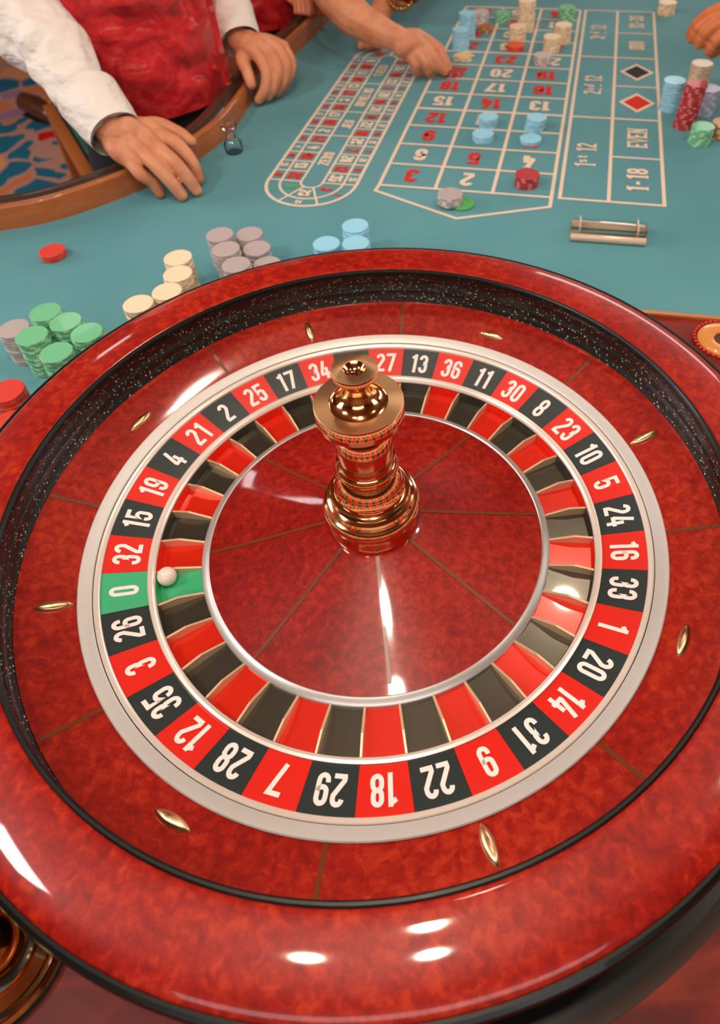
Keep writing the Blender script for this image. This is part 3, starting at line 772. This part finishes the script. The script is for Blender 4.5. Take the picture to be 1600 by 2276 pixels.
# ---------------------------------------------------------------- glass pieces and deck fittings
acr = thing('acrylic_marker', 'clear acrylic bar lying flat on felt behind the wheel', 'marker', (.352, .5385, 0), math.atan2(-.0235, .106))
bm = box((0, 0, .0105), (.114, .034, .018), bevel=.004)
obj('bar_body', bm, M_glass, acr)
M_glassb = mat('highlight_tint_acrylic', (244, 214, 186), 0.12, trans=.3, ior=1.49, coat=.6)  # warm tint paints the gold highlights along the bar's edges
for s in (-1, 1):
    obj('long_edge', soft_tube([(-.056, s * .019, .006), (0, s * .019, .006), (.056, s * .019, .006)], [.0058] * 3, 4, n=12), M_glassb, acr)
    obj('end_band', box((s * .043, 0, .0115), (.0022, .034, .0225), bevel=.0006), M_glassb, acr)
dolly = thing('glass_marker', 'small clear glass pawn marker standing by rail near hand', 'marker', (-.272, .882, 0))
obj('pawn_foot', lathe([(0, 0), (.015, 0), (.0165, .004), (.0165, .018), (.013, .024), (.008, .028), (0, .028)], 32), M_glass, dolly)
obj('pawn_neck', lathe([(0, .028), (.008, .0282), (.0075, .036), (.009, .041), (0, .041)], 32), M_glass, dolly)
obj('pawn_head', lathe([(0, .0412), (.0095, .0415), (.014, .046), (.0145, .052), (.012, .057), (0, .059)], 32), M_glass, dolly)
cup = thing('cup_holder', 'round pale wooden cup holder ring set in wooden deck at right', 'cup holder', (.4475, .283, 0))
obj('pale_ring', lathe([(.0125, -.001), (.0135, .0025), (.016, .0036), (.031, .0036), (.0335, .002), (.034, -.001)], 48), mat('pale_oak', (222, 140, 66), .35, coat=.6), cup)
obj('dark_well', lathe([(0, .0006), (.0130, .0008)], 48), M_shoe, cup)
bm = bmesh.new()
for i in range(36):
    a = 2 * PI * i / 36; m4 = Matrix.Translation((.0375 * math.cos(a), .0375 * math.sin(a), .0012))
    bmesh.ops.create_uvsphere(bm, u_segments=8, v_segments=6, radius=.0022, matrix=m4)
tag(obj('bead_border', bm, M_red, cup), 'ring of small red beads around the holder')
bowl = thing('brass_ashtray', 'round brass dish with raised dome partly under the wheel at bottom left', 'ashtray', (-.2665, -.322, 0))
obj('outer_rim', lathe([(.050, .0), (.0505, .006), (.048, .0085), (.0455, .006), (.045, .0)], 64), M_brass, bowl)
obj('inner_ring', lathe([(.042, .0), (.041, .007), (.034, .010), (.030, .007), (.029, .0)], 64), M_brass, bowl)
obj('dish', lathe([(0, .0005), (.052, .0005)], 48), M_black, bowl)
obj('dome', lathe([(.0225, .0), (.022, .010), (.018, .022), (.010, .030), (0, .033)], 48), M_brass, bowl)

# ---------------------------------------------------------------- people
def remesh(bm, voxel, name, smooth=6):
    me = bpy.data.meshes.new(name); bm.to_mesh(me); bm.free()
    o = bpy.data.objects.new(name, me); COL.objects.link(o)
    md = o.modifiers.new('r', 'REMESH'); md.mode = 'VOXEL'; md.voxel_size = voxel; md.use_smooth_shade = True
    ms = o.modifiers.new('s', 'SMOOTH'); ms.iterations = smooth; ms.factor = .5
    dg = bpy.context.evaluated_depsgraph_get()
    m2 = bpy.data.meshes.new_from_object(o.evaluated_get(dg))
    bpy.data.objects.remove(o); m2.name = name
    return m2
def chain(bm, pts, rad, per=5, n=14):
    """overlapping capsule chain, closed with spheres, for voxel union"""
    P = smooth_path(pts, per); R = interp(rad, per)
    tube(P, R, n=n, bm=bm)
    for p, r in ((P[0], R[0]), (P[-1], R[-1])):
        bmesh.ops.create_uvsphere(bm, u_segments=14, v_segments=10, radius=r, matrix=Matrix.Translation(p))
def nail(parent, tip, prev, r, up=(0, 0, 1)):
    d = (Vector(tip) - Vector(prev)).normalized(); u = Vector(up); u = (u - d * u.dot(d)).normalized()
    c = Vector(tip) + u * r * .72 + d * r * .25
    s = d.cross(u)
    bm = bmesh.new(); rows = []
    for i in range(5):
        row = []
        for j in range(5):
            a = (j - 2) / 2; b = (i - 2) / 2
            wv = .62 * (1 - .25 * max(b, 0) ** 2)
            row.append(bm.verts.new(c + s * a * r * wv + d * b * r * .75 - u * (a * a * r * .22 + b * b * r * .12)))
        rows.append(row)
    for a, b in zip(rows, rows[1:]):
        for j in range(4): bm.faces.new((a[j], a[j + 1], b[j + 1], b[j]))
    o = obj('fingernail', bm, M_nail, parent)
def sleeve(parent, name, pts, rad, m, wr=.006, seed=0, n=40, per=14, thick=.0015):
    o = obj(name, soft_tube(pts, rad, per, n=n, cap=False, wr=wr, seed=seed), m, parent, angle=80)
    return o

# dealer at the left
d1 = thing('person', 'dealer in red brocade vest and white shirt, one hand flat on felt, other on rail', 'person', (0, 0, 0))
hands = bmesh.new()
wr1 = Vector((-.446, .794, .090)); el1 = Vector((-.625, 1.02, .215)); sh1 = Vector((-.665, 1.20, .47))
chain(hands, [sh1, el1 + Vector((0, 0, .0)), (wr1 + el1) / 2, wr1, (-.418, .784, .087)], [.045, .040, .037, .030, .029])
# palm
chain(hands, [(-.430, .800, .085), (-.400, .812, .080), (-.372, .804, .071)], [.024, .022, .0155])
chain(hands, [(-.430, .787, .083), (-.402, .784, .080), (-.377, .769, .071)], [.024, .023, .0155])
chain(hands, [(-.438, .778, .080), (-.414, .764, .076), (-.391, .750, .065)], [.023, .021, .0150])
chain(hands, [(-.442, .775, .078), (-.430, .756, .072), (-.412, .740, .059)], [.022, .020, .0140])
F1 = {'index': [(-.374, .802, .074), (-.343, .783, .066), (-.320, .766, .040), (-.314, .757, .014)],
      'middle': [(-.377, .768, .073), (-.344, .737, .061), (-.324, .727, .036), (-.312, .724, .0095)],
      'ring': [(-.391, .751, .067), (-.366, .724, .056), (-.347, .713, .033), (-.334, .709, .0095)],
      'pinky': [(-.412, .740, .059), (-.397, .722, .046), (-.382, .724, .028), (-.375, .722, .0085)]}
for k, p in F1.items():
    r = .0114 if k != 'pinky' else .0100
    chain(hands, p, [r * 1.25, r * 1.10, r * 1.0, r * .86], 5)
TH1 = [(-.412, .812, .080), (-.390, .845, .073), (-.356, .843, .060), (-.330, .826, .049)]
chain(hands, TH1, [.020, .0155, .0122, .0100])
# other arm and fist over the rail
wr2 = Vector((-.286, 1.190, .098)); el2 = Vector((-.355, 1.36, .215)); sh2 = Vector((-.325, 1.30, .47))
chain(hands, [sh2, el2, (wr2 + el2) / 2, wr2, (-.262, 1.168, .095)], [.045, .040, .035, .026, .025])
F2 = [[(-.196, 1.178, .080), (-.180, 1.155, .060), (-.187, 1.140, .036), (-.202, 1.132, .016)],
      [(-.207, 1.160, .086), (-.188, 1.135, .064), (-.196, 1.119, .037), (-.214, 1.112, .015)],
      [(-.222, 1.143, .086), (-.205, 1.115, .063), (-.212, 1.099, .036), (-.230, 1.094, .014)],
      [(-.240, 1.130, .082), (-.226, 1.102, .060), (-.232, 1.086, .034), (-.248, 1.083, .013)]]
for i, p in enumerate(F2):
    b_0 = Vector((-.262 - .004 * i, 1.182 - .007 * i, .092)); chain(hands, [b_0, (b_0 + Vector(p[0])) / 2 + Vector((0, 0, .004)), p[0]], [.020, .0185, .0145])
    r = .0098 if i == 0 else .0110
    chain(hands, p, [r * 1.22, r * 1.08, r, r * .86], 5)
chain(hands, [(-.272, 1.170, .086), (-.276, 1.138, .077), (-.265, 1.106, .060), (-.258, 1.086, .044)], [.018, .0145, .0118, .0100])
# torso under the clothes, neck
chain(hands, [(-.50, 1.20, -.05), (-.50, 1.19, .15), (-.51, 1.20, .42), (-.51, 1.22, .56)], [.115, .112, .11, .05], 4, 20)
chain(hands, [sh1, (-.51, 1.21, .47), sh2], [.048, .08, .048], 4, 16)
body = obj('body', remesh(hands, .0020, 'body', 3), M_skin, d1)
for p, q in ((F1['middle'][3], F1['middle'][2]), (F1['ring'][3], F1['ring'][2]), (F1['index'][3], F1['index'][2])):
    nail(body, p, q, .0078, up=(.55, -.6, .3))
nail(body, TH1[3], TH1[2], .0085, up=(0, 0, 1))
# clothing
sleeve(d1, 'shirt_sleeve', [sh1 + Vector((.01, 0, .03)), sh1 * .5 + el1 * .5 + Vector((-.02, -.01, 0)), el1 + Vector((-.005, 0, -.005)), el1 * .6 + wr1 * .4 + Vector((0, 0, .0)), el1 * .18 + wr1 * .82, wr1 * 1.0 + Vector((.002, -.003, 0))], [.076, .074, .070, .058, .044, .036], M_shirt, .017, 1)
cf = obj('cuff', soft_tube([el1 * .26 + wr1 * .74, el1 * .1 + wr1 * .9, wr1 + (wr1 - el1).normalized() * .010], [.0550, .0505, .0455], 6, n=40, cap=False, wr=.001, seed=2), M_shirt, d1, angle=60)
tag(cf, 'white buttoned shirt cuff')
sleeve(d1, 'shirt_sleeve', [sh2 + Vector((.0, 0, .03)), sh2 * .5 + el2 * .5 + Vector((0, .02, 0)), el2, el2 * .55 + wr2 * .45, el2 * .2 + wr2 * .8, wr2 * 1.0], [.070, .068, .062, .052, .042, .036], M_shirt, .013, 5)
obj('cuff', soft_tube([el2 * .3 + wr2 * .7, el2 * .1 + wr2 * .9, wr2 + (wr2 - el2).normalized() * .008], [.0510, .0470, .0430], 6, n=40, cap=False, wr=.001, seed=3), M_shirt, d1, angle=60)
def torso_mesh(rows, axis, ratio_list, n=64, wr=.006, seed=0, hem=None):
    """rows: (center, half width); elliptical rings; hem(a) lowers the first ring"""
    bm = bmesh.new(); rings = []
    ax = Vector(axis).normalized(); fr = Vector((ax.y, -ax.x, 0))
    for i, (c, r) in enumerate(rows):
        c = Vector(c); k = ratio_list[i]; ring = []
        for j in range(n):
            a = 2 * PI * j / n
            ca, sa = math.cos(a), math.sin(a)
            ca = math.copysign(abs(ca) ** .85, ca)
            q = c + ax * r * ca + fr * r * k * sa
            w = noise.noise(Vector((q.x * 9, q.y * 9, q.z * 24 + seed))) + .5 * noise.noise(Vector((q.x * 22, q.y * 22, q.z * 40 + seed)))
            q += (q - c).normalized() * w * wr
            if hem and i < len(rows) * .3:
                q.z -= hem(a) * (1 - i / (len(rows) * .3))
            ring.append(bm.verts.new(q))
        rings.append(ring)
    for a, b in zip(rings, rings[1:]):
        for j in range(n): bm.faces.new((a[j], a[(j + 1) % n], b[(j + 1) % n], b[j]))
    return bm
def rows_between(keys, m=26):
    out = []
    for i in range(m):
        t = i / (m - 1) * (len(keys) - 1); k = min(int(t), len(keys) - 2); f = t - k
        a, b = keys[k], keys[k + 1]; f = .5 - .5 * math.cos(PI * f) if False else f
        out.append((Vector(a[0]).lerp(Vector(b[0]), f), a[1] + (b[1] - a[1]) * f))
    return out
vk = [((-.490, 1.150, .035), .178), ((-.488, 1.150, .12), .170), ((-.492, 1.155, .25), .182), ((-.50, 1.17, .42), .195), ((-.505, 1.20, .53), .14)]
vest = obj('vest', torso_mesh(rows_between(vk, 48), (.94, .34, 0), [.70] * 48, n=96, wr=.013, hem=lambda a: .035 * max(0, math.sin(a)) ** 2 + .02 * max(0, math.cos(a - .55)) ** 12), M_vest, d1, angle=80)
vest.data.materials.append(M_vest)
tag(vest, 'red satin brocade vest')
# button placket along the front edge
fr = Vector((.34, -.94, 0)).normalized(); ax = Vector((.94, .34, 0)).normalized()
edge = [Vector((-.49, 1.15, z)) + ax * .155 + fr * (.088 + .008 * math.sin(z * 14)) for z in (.01, .07, .14, .22, .32, .42)]
pk = obj('placket', soft_tube(edge, [.0085, .0075, .007, .007, .007, .007], 5, n=12, ell=((.94, .34, 0), .5)), M_vest, vest)
for z in (.035, .105, .18):
    p = Vector((-.49, 1.15, z)) + ax * .156 + fr * (.097 + .008 * math.sin(z * 14))
    o = obj('button', lathe([(0, 0), (.0055, 0), (.006, .001), (.0055, .002), (.003, .0016), (0, .0016)], 20), M_button, vest)
    o.location = p; o.rotation_euler = fr.to_track_quat('Z', 'Y').to_euler()
tk = [((-.488, 1.160, -.30), .165), ((-.488, 1.155, -.1), .162), ((-.488, 1.152, .045), .160), ((-.490, 1.152, .08), .158)]
tr = bmesh.new()
for s in (-1, 1):
    hp = Vector((-.488, 1.16, -.12)) + ax * .08 * s
    chain(tr, [hp, hp + Vector((0, .02, -.32)), hp + Vector((0, .03, FL + .12 + .06))], [.092, .066, .055], 6, 20)
bmt = torso_mesh(rows_between(tk, 14), (.94, .34, 0), [.70] * 14, wr=.002, n=48)
tme = bpy.data.meshes.new('t'); bmt.faces.new(bmt.verts[:48][::-1] if False else [v for v in list(bmt.verts)[:48]][::-1]); bmt.faces.new(list(bmt.verts)[-48:]); bmt.to_mesh(tme); bmt.free(); tr.from_mesh(tme)
obj('trousers', remesh(tr, .008, 'trousers', 4), M_trouser, d1)
for s in (-1, 1):
    c = Vector((-.488, 1.19, FL)) + ax * .08 * s
    obj('shoe', soft_tube([c + Vector((0, .04, .045)), c + Vector((.01, -.03, .045)), c + Vector((.03, -.13, .032)), c + Vector((.04, -.19, .026))], [.04, .043, .04, .022], 6, n=18, ell=((1, 0, 0), .8)), M_shoe2, d1)

# second dealer farther along the rail
d2 = thing('person', 'farther dealer in plain red vest standing behind rail at top', 'person')
b2 = bmesh.new(); C2 = Vector((-.375, 1.66, 0))
chain(b2, [C2 + Vector((0, 0, -.1)), C2 + Vector((0, 0, .2)), C2 + Vector((0, .02, .5)), C2 + Vector((0, .02, .58))], [.09, .09, .09, .05], 4, 18)
for s, hx in ((-1, (-.20, 1.560, .085)), (1, (-.165, 1.585, .075))):
    sh = C2 + Vector((.15 * s, .0, .46)); h = Vector(hx); el = (sh + h) / 2 + Vector((-.03 * s, .03, -.08))
    chain(b2, [sh, el, h + (el - h) * .35, h], [.042, .036, .028, .022])
    for f in range(4):
        o_ = Vector((.012 * f - .018, -.006 * f, 0))
        chain(b2, [h + o_, h + o_ + Vector((.012, -.028, .003)), h + o_ + Vector((.020, -.050, -.018)), h + o_ + Vector((.018, -.060, -.034))], [.012, .0088, .008, .0072], 4, 12)
    chain(b2, [h + Vector((-.012, 0, 0)), h + Vector((-.018, -.026, -.006)), h + Vector((-.008, -.045, -.014))], [.013, .0095, .008], 4, 12)
chain(b2, [C2 + Vector((-.15, 0, .46)), C2 + Vector((0, .01, .47)), C2 + Vector((.15, 0, .46))], [.045, .07, .045])
obj('body', remesh(b2, .0032, 'body', 3), M_skin2, d2)
v2 = [(C2 + Vector((.03, -.015, .015)), .155), (C2 + Vector((.02, -.01, .12)), .148), (C2 + Vector((.01, 0, .3)), .165), (C2 + Vector((0, .01, .52)), .13)]
vo = obj('vest', torso_mesh(rows_between(v2, 24), (.96, .28, 0), [.7] * 24, wr=.006, seed=4, hem=lambda a: .02), M_vest, d2, angle=80); tag(vo, 'plain red vest')
tr = bmesh.new()
for s in (-1, 1):
    hp = C2 + Vector((.07 * s, .01, -.06)); chain(tr, [hp, hp + Vector((0, .01, -.35)), hp + Vector((0, .02, FL + .11))], [.085, .066, .055], 5, 18)
obj('trousers', remesh(tr, .009, 'trousers', 3), M_trouser, d2)
for s in (-1, 1):
    c = C2 + Vector((.07 * s, .03, FL))
    obj('shoe', soft_tube([c + Vector((0, .04, .045)), c + Vector((.01, -.03, .045)), c + Vector((.03, -.13, .032)), c + Vector((.04, -.19, .026))], [.04, .043, .04, .022], 6, n=18, ell=((1, 0, 0), .8)), M_shoe2, d2)

# player reaching over the felt
d3 = thing('person', 'bare-armed player in orange print top reaching across the felt to place chips', 'person')
b3 = bmesh.new()
chain(b3, [(-.05, 1.98, .47), (-.085, 1.66, .24), (-.128, 1.42, .17), (-.064, 1.285, .115), (-.010, 1.235, .092), (.035, 1.206, .080), (.052, 1.199, .074)], [.046, .040, .043, .041, .034, .027, .024])
KN = [(.108, 1.214, .064), (.096, 1.196, .062), (.080, 1.188, .058), (.064, 1.190, .052)]
for i, k in enumerate(KN):
    b_0 = Vector((.052, 1.205 - .006 * i, .074 - .002 * i))
    chain(b3, [b_0, (b_0 + Vector(k)) / 2 + Vector((0, 0, .006)), k], [.022, .020, .0145])
F3 = [[KN[0], (.130, 1.203, .054), (.141, 1.190, .036), (.1500, 1.186, .020)], [KN[1], (.116, 1.180, .050), (.128, 1.174, .030), (.140, 1.177, .0145)],
      [KN[2], (.096, 1.170, .045), (.103, 1.170, .024), (.108, 1.180, .010)], [KN[3], (.076, 1.172, .038), (.080, 1.175, .020), (.088, 1.186, .009)]]
for f, r in zip(F3, (.0100, .0100, .0098, .0088)): chain(b3, f, [r * 1.35, r * 1.1, r, r * .85])
T3 = [(.060, 1.192, .056), (.088, 1.180, .044), (.118, 1.178, .028), (.136, 1.186, .016)]
chain(b3, T3, [.018, .014, .0115, .0098])
# second hand resting further back
chain(b3, [(.24, 1.98, .47), (.17, 1.80, .22), (.06, 1.60, .10), (.00, 1.46, .045), (-.02, 1.425, .032)], [.045, .04, .034, .026, .022])
for i in range(4):
    q = Vector((-.038 + .014 * i, 1.405, .028)); chain(b3, [(-.015, 1.43, .034), q, q + Vector((-.004, -.030, -.002)), q + Vector((-.006, -.050, -.014))], [.016, .012, .009, .0078], 4, 12)
chain(b3, [(.0, 1.43, .03), (.022, 1.405, .022), (.026, 1.385, .012)], [.014, .010, .0085], 4, 12)
chain(b3, [(.10, 2.10, -.1), (.10, 2.09, .2), (.10, 2.05, .5), (.10, 2.06, .60)], [.11, .11, .10, .05], 4, 18)
chain(b3, [(-.05, 1.98, .47), (.10, 2.03, .48), (.24, 1.98, .47)], [.047, .08, .047])
bd3 = obj('body', remesh(b3, .0026, 'body', 4), M_skin, d3)
for f in F3[:2]: nail(bd3, f[3], f[2], .0078, up=(.8, .0, .6))
tp3 = [((.10, 2.10, -.35), .17), ((.10, 2.09, -.05), .155), ((.10, 2.08, .2), .145), ((.10, 2.04, .42), .175), ((.10, 2.04, .54), .12)]
obj('print_top', torso_mesh(rows_between(tp3, 24), (1, .0, 0), [.7] * 24, wr=.006, seed=9), M_orange, d3, angle=80)
obj('short_sleeve', soft_tube([(-.03, 2.0, .48), (-.09, 1.87, .41), (-.12, 1.80, .36)], [.075, .068, .066], 6, n=30, cap=False, wr=.004), M_orange, d3)
obj('hanging_sleeve', soft_tube([(.20, 2.0, .46), (.15, 1.72, .26), (.075, 1.50, .12), (.055, 1.46, .09)], [.07, .07, .052, .036], 8, n=30, cap=False, wr=.006), M_orange, d3)
for s in (-1, 1):
    lg = bmesh.new(); chain(lg, [(.10 + .08 * s, 2.12, -.28), (.10 + .08 * s, 2.14, -.55), (.10 + .08 * s, 2.16, FL + .06)], [.08, .058, .05], 5, 18)
    obj('trouser_leg', remesh(lg, .009, 'leg', 2), M_trouser, d3)
    c = Vector((.10 + .08 * s, 2.15, FL))
    obj('shoe', soft_tube([c + Vector((0, .04, .045)), c + Vector((0, -.03, .045)), c + Vector((0, -.13, .032)), c + Vector((0, -.19, .026))], [.04, .043, .04, .022], 6, n=18, ell=((1, 0, 0), .8)), M_shoe2, d3)
bg = obj('bracelet', bmesh.new(), M_gold, d3); 
bmb = bmesh.new()
for i in range(20):
    a = 2 * PI * i / 20; p = Vector((.055, 1.462, .088)) + Vector((math.cos(a) * .03, 0, math.sin(a) * .03)); bmesh.ops.create_uvsphere(bmb, u_segments=8, v_segments=6, radius=.0055, matrix=Matrix.Translation(p))
finish(bmb); bmb.to_mesh(bg.data); bmb.free()
tag(bg, 'gold bead bracelet')
# burgundy chips pinched by the reaching hand
stack(.1620, 1.1960, 3, 'burgundy', 'pink', 'held under the reaching fingertips', GF, .0185)

# player at the right edge
d4 = thing('person', 'player at right edge in red-orange printed sleeve, hand above the cream tower', 'person')
b4 = bmesh.new()
chain(b4, [(1.45, 1.05, .42), (1.10, .93, .26), (.82, .91, .225), (.705, .93, .205), (.685, .932, .20)], [.045, .042, .036, .030, .026])
K4 = [(.634, .958, .186), (.630, .942, .184), (.634, .926, .179), (.642, .912, .171)]
for i, k in enumerate(K4):
    b_0 = Vector((.690, .942 - .008 * i, .200)); chain(b4, [b_0, (b_0 + Vector(k)) / 2 + Vector((0, 0, .004)), k], [.022, .020, .0145])
for k, dx in zip(K4, (.0, .002, .008, .016)):
    kk = Vector(k)
    chain(b4, [kk, kk + Vector((-.030 + dx, .004, -.010)), kk + Vector((-.050 + dx, .008, -.028)), kk + Vector((-.056 + dx, .014, -.048))], [.0138, .0115, .0104, .0090], 5, 12)
chain(b4, [(.675, .905, .190), (.650, .915, .160), (.632, .940, .130), (.622, .958, .108)], [.018, .015, .012, .010])
chain(b4, [(1.52, 1.25, -.1), (1.52, 1.25, .25), (1.52, 1.2, .48), (1.52, 1.2, .58)], [.11, .11, .10, .05], 4, 18)
chain(b4, [(1.45, 1.05, .42), (1.52, 1.18, .46), (1.55, 1.38, .42)], [.047, .08, .047])
chain(b4, [(1.55, 1.38, .42), (1.50, 1.42, .15), (1.36, 1.25, .05)], [.045, .038, .026])
obj('body', remesh(b4, .003, 'body', 3), M_skin2, d4)
obj('print_sleeve', soft_tube([(1.47, 1.07, .44), (1.12, .94, .25), (.88, .915, .215), (.76, .925, .195), (.722, .93, .19)], [.075, .075, .075, .068, .052], 10, n=36, cap=False, wr=.008, seed=3), M_orange, d4, angle=80)
tp4 = [((1.52, 1.25, -.4), .2), ((1.52, 1.25, -.05), .16), ((1.52, 1.25, .2), .15), ((1.52, 1.2, .42), .18), ((1.52, 1.2, .54), .12)]
obj('dress', torso_mesh(rows_between(tp4, 24), (.3, .95, 0), [.7] * 24, wr=.006, seed=2), M_orange, d4, angle=80)
for s in (-1, 1):
    lg = bmesh.new(); c = Vector((1.52, 1.25 + .08 * s, 0)); chain(lg, [c + Vector((0, 0, -.3)), c + Vector((0, 0, -.55)), c + Vector((0, 0, FL + .05))], [.075, .055, .04], 5, 18)
    obj('leg', remesh(lg, .009, 'leg', 2), M_skin2, d4)
    c.z = FL
    obj('shoe', soft_tube([c + Vector((.04, 0, .045)), c + Vector((-.03, 0, .045)), c + Vector((-.13, 0, .032)), c + Vector((-.19, 0, .026))], [.04, .043, .04, .022], 6, n=18, ell=((0, 1, 0), .8)), M_shoe2, d4)

# ---------------------------------------------------------------- furniture beyond the rail
bench = thing('bench', 'low green upholstered bench with wooden edge on carpet behind rail', 'bench', (0, 0, 0))
A_, B_ = Vector((-1.175, 2.11, -.40)), Vector((-.905, 1.625, -.40))
dr = (B_ - A_).normalized(); sd = Vector((-dr.y, dr.x, 0))
ang = math.atan2(dr.y, dr.x); mid = (A_ + B_) / 2
obj('wooden_edge', box((mid.x, mid.y, -.415), (.62, .035, .05), rotz=ang, bevel=.006), M_oak, bench)
cm = mid + sd * .19
obj('cushion', box((cm.x, cm.y, -.42), (.60, .33, .07), rotz=ang, bevel=.02), M_bench, bench)
for a in (-.28, .28):
    for b in (0, .33):
        p = mid + dr * a + sd * b; obj('leg', box((p.x, p.y, (FL - .44) / 2), (.035, .035, -.44 - FL), rotz=ang, bevel=.004), M_oak, bench)
shoe = thing('shoe', 'dark brown shoe with gold buckle on the patterned carpet', 'shoe', (0, 0, 0))
s0 = Vector((-1.78, 3.14, FL)); s1 = Vector((-1.62, 3.02, FL)); dd = (s1 - s0).normalized()
obj('upper', soft_tube([s0 + Vector((0, 0, .06)), s0 + dd * .09 + Vector((0, 0, .055)), s0 + dd * .18 + Vector((0, 0, .04)), s0 + dd * .25 + Vector((0, 0, .03))], [.045, .048, .044, .026], 6, n=20), M_shoe, shoe)
obj('sole', soft_tube([s0 + Vector((0, 0, .008)), s0 + dd * .13 + Vector((0, 0, .008)), s0 + dd * .26 + Vector((0, 0, .008))], [.04, .046, .026], 6, n=20, ell=((-dd.y, dd.x, 0), .17)), M_shoe2, shoe)
bk = obj('buckle', lathe([(.022, .0), (.026, .004), (.030, .0), (.026, -.004)], 24, closed=True), M_gold, shoe)
bk.location = s0 + dd * .20 + Vector((0, 0, .086)); tag(bk, 'round gold buckle')
ch = thing('chair', 'dark brown wooden chair standing on carpet at the top left corner', 'chair', (-1.75, 3.85, FL), .5)
obj('seat', box((0, 0, .45), (.42, .42, .05), bevel=.012), M_shoe, ch)
for sx in (-1, 1):
    for sy in (-1, 1): obj('leg', box((.18 * sx, .18 * sy, .2125), (.035, .035, .425), bevel=.004), M_shoe, ch)
    obj('back_post', box((.18 * sx, .19, .70), (.035, .03, .46), bevel=.004), M_shoe, ch)
obj('backrest', box((0, .19, .84), (.36, .022, .16), bevel=.006), M_shoe, ch)
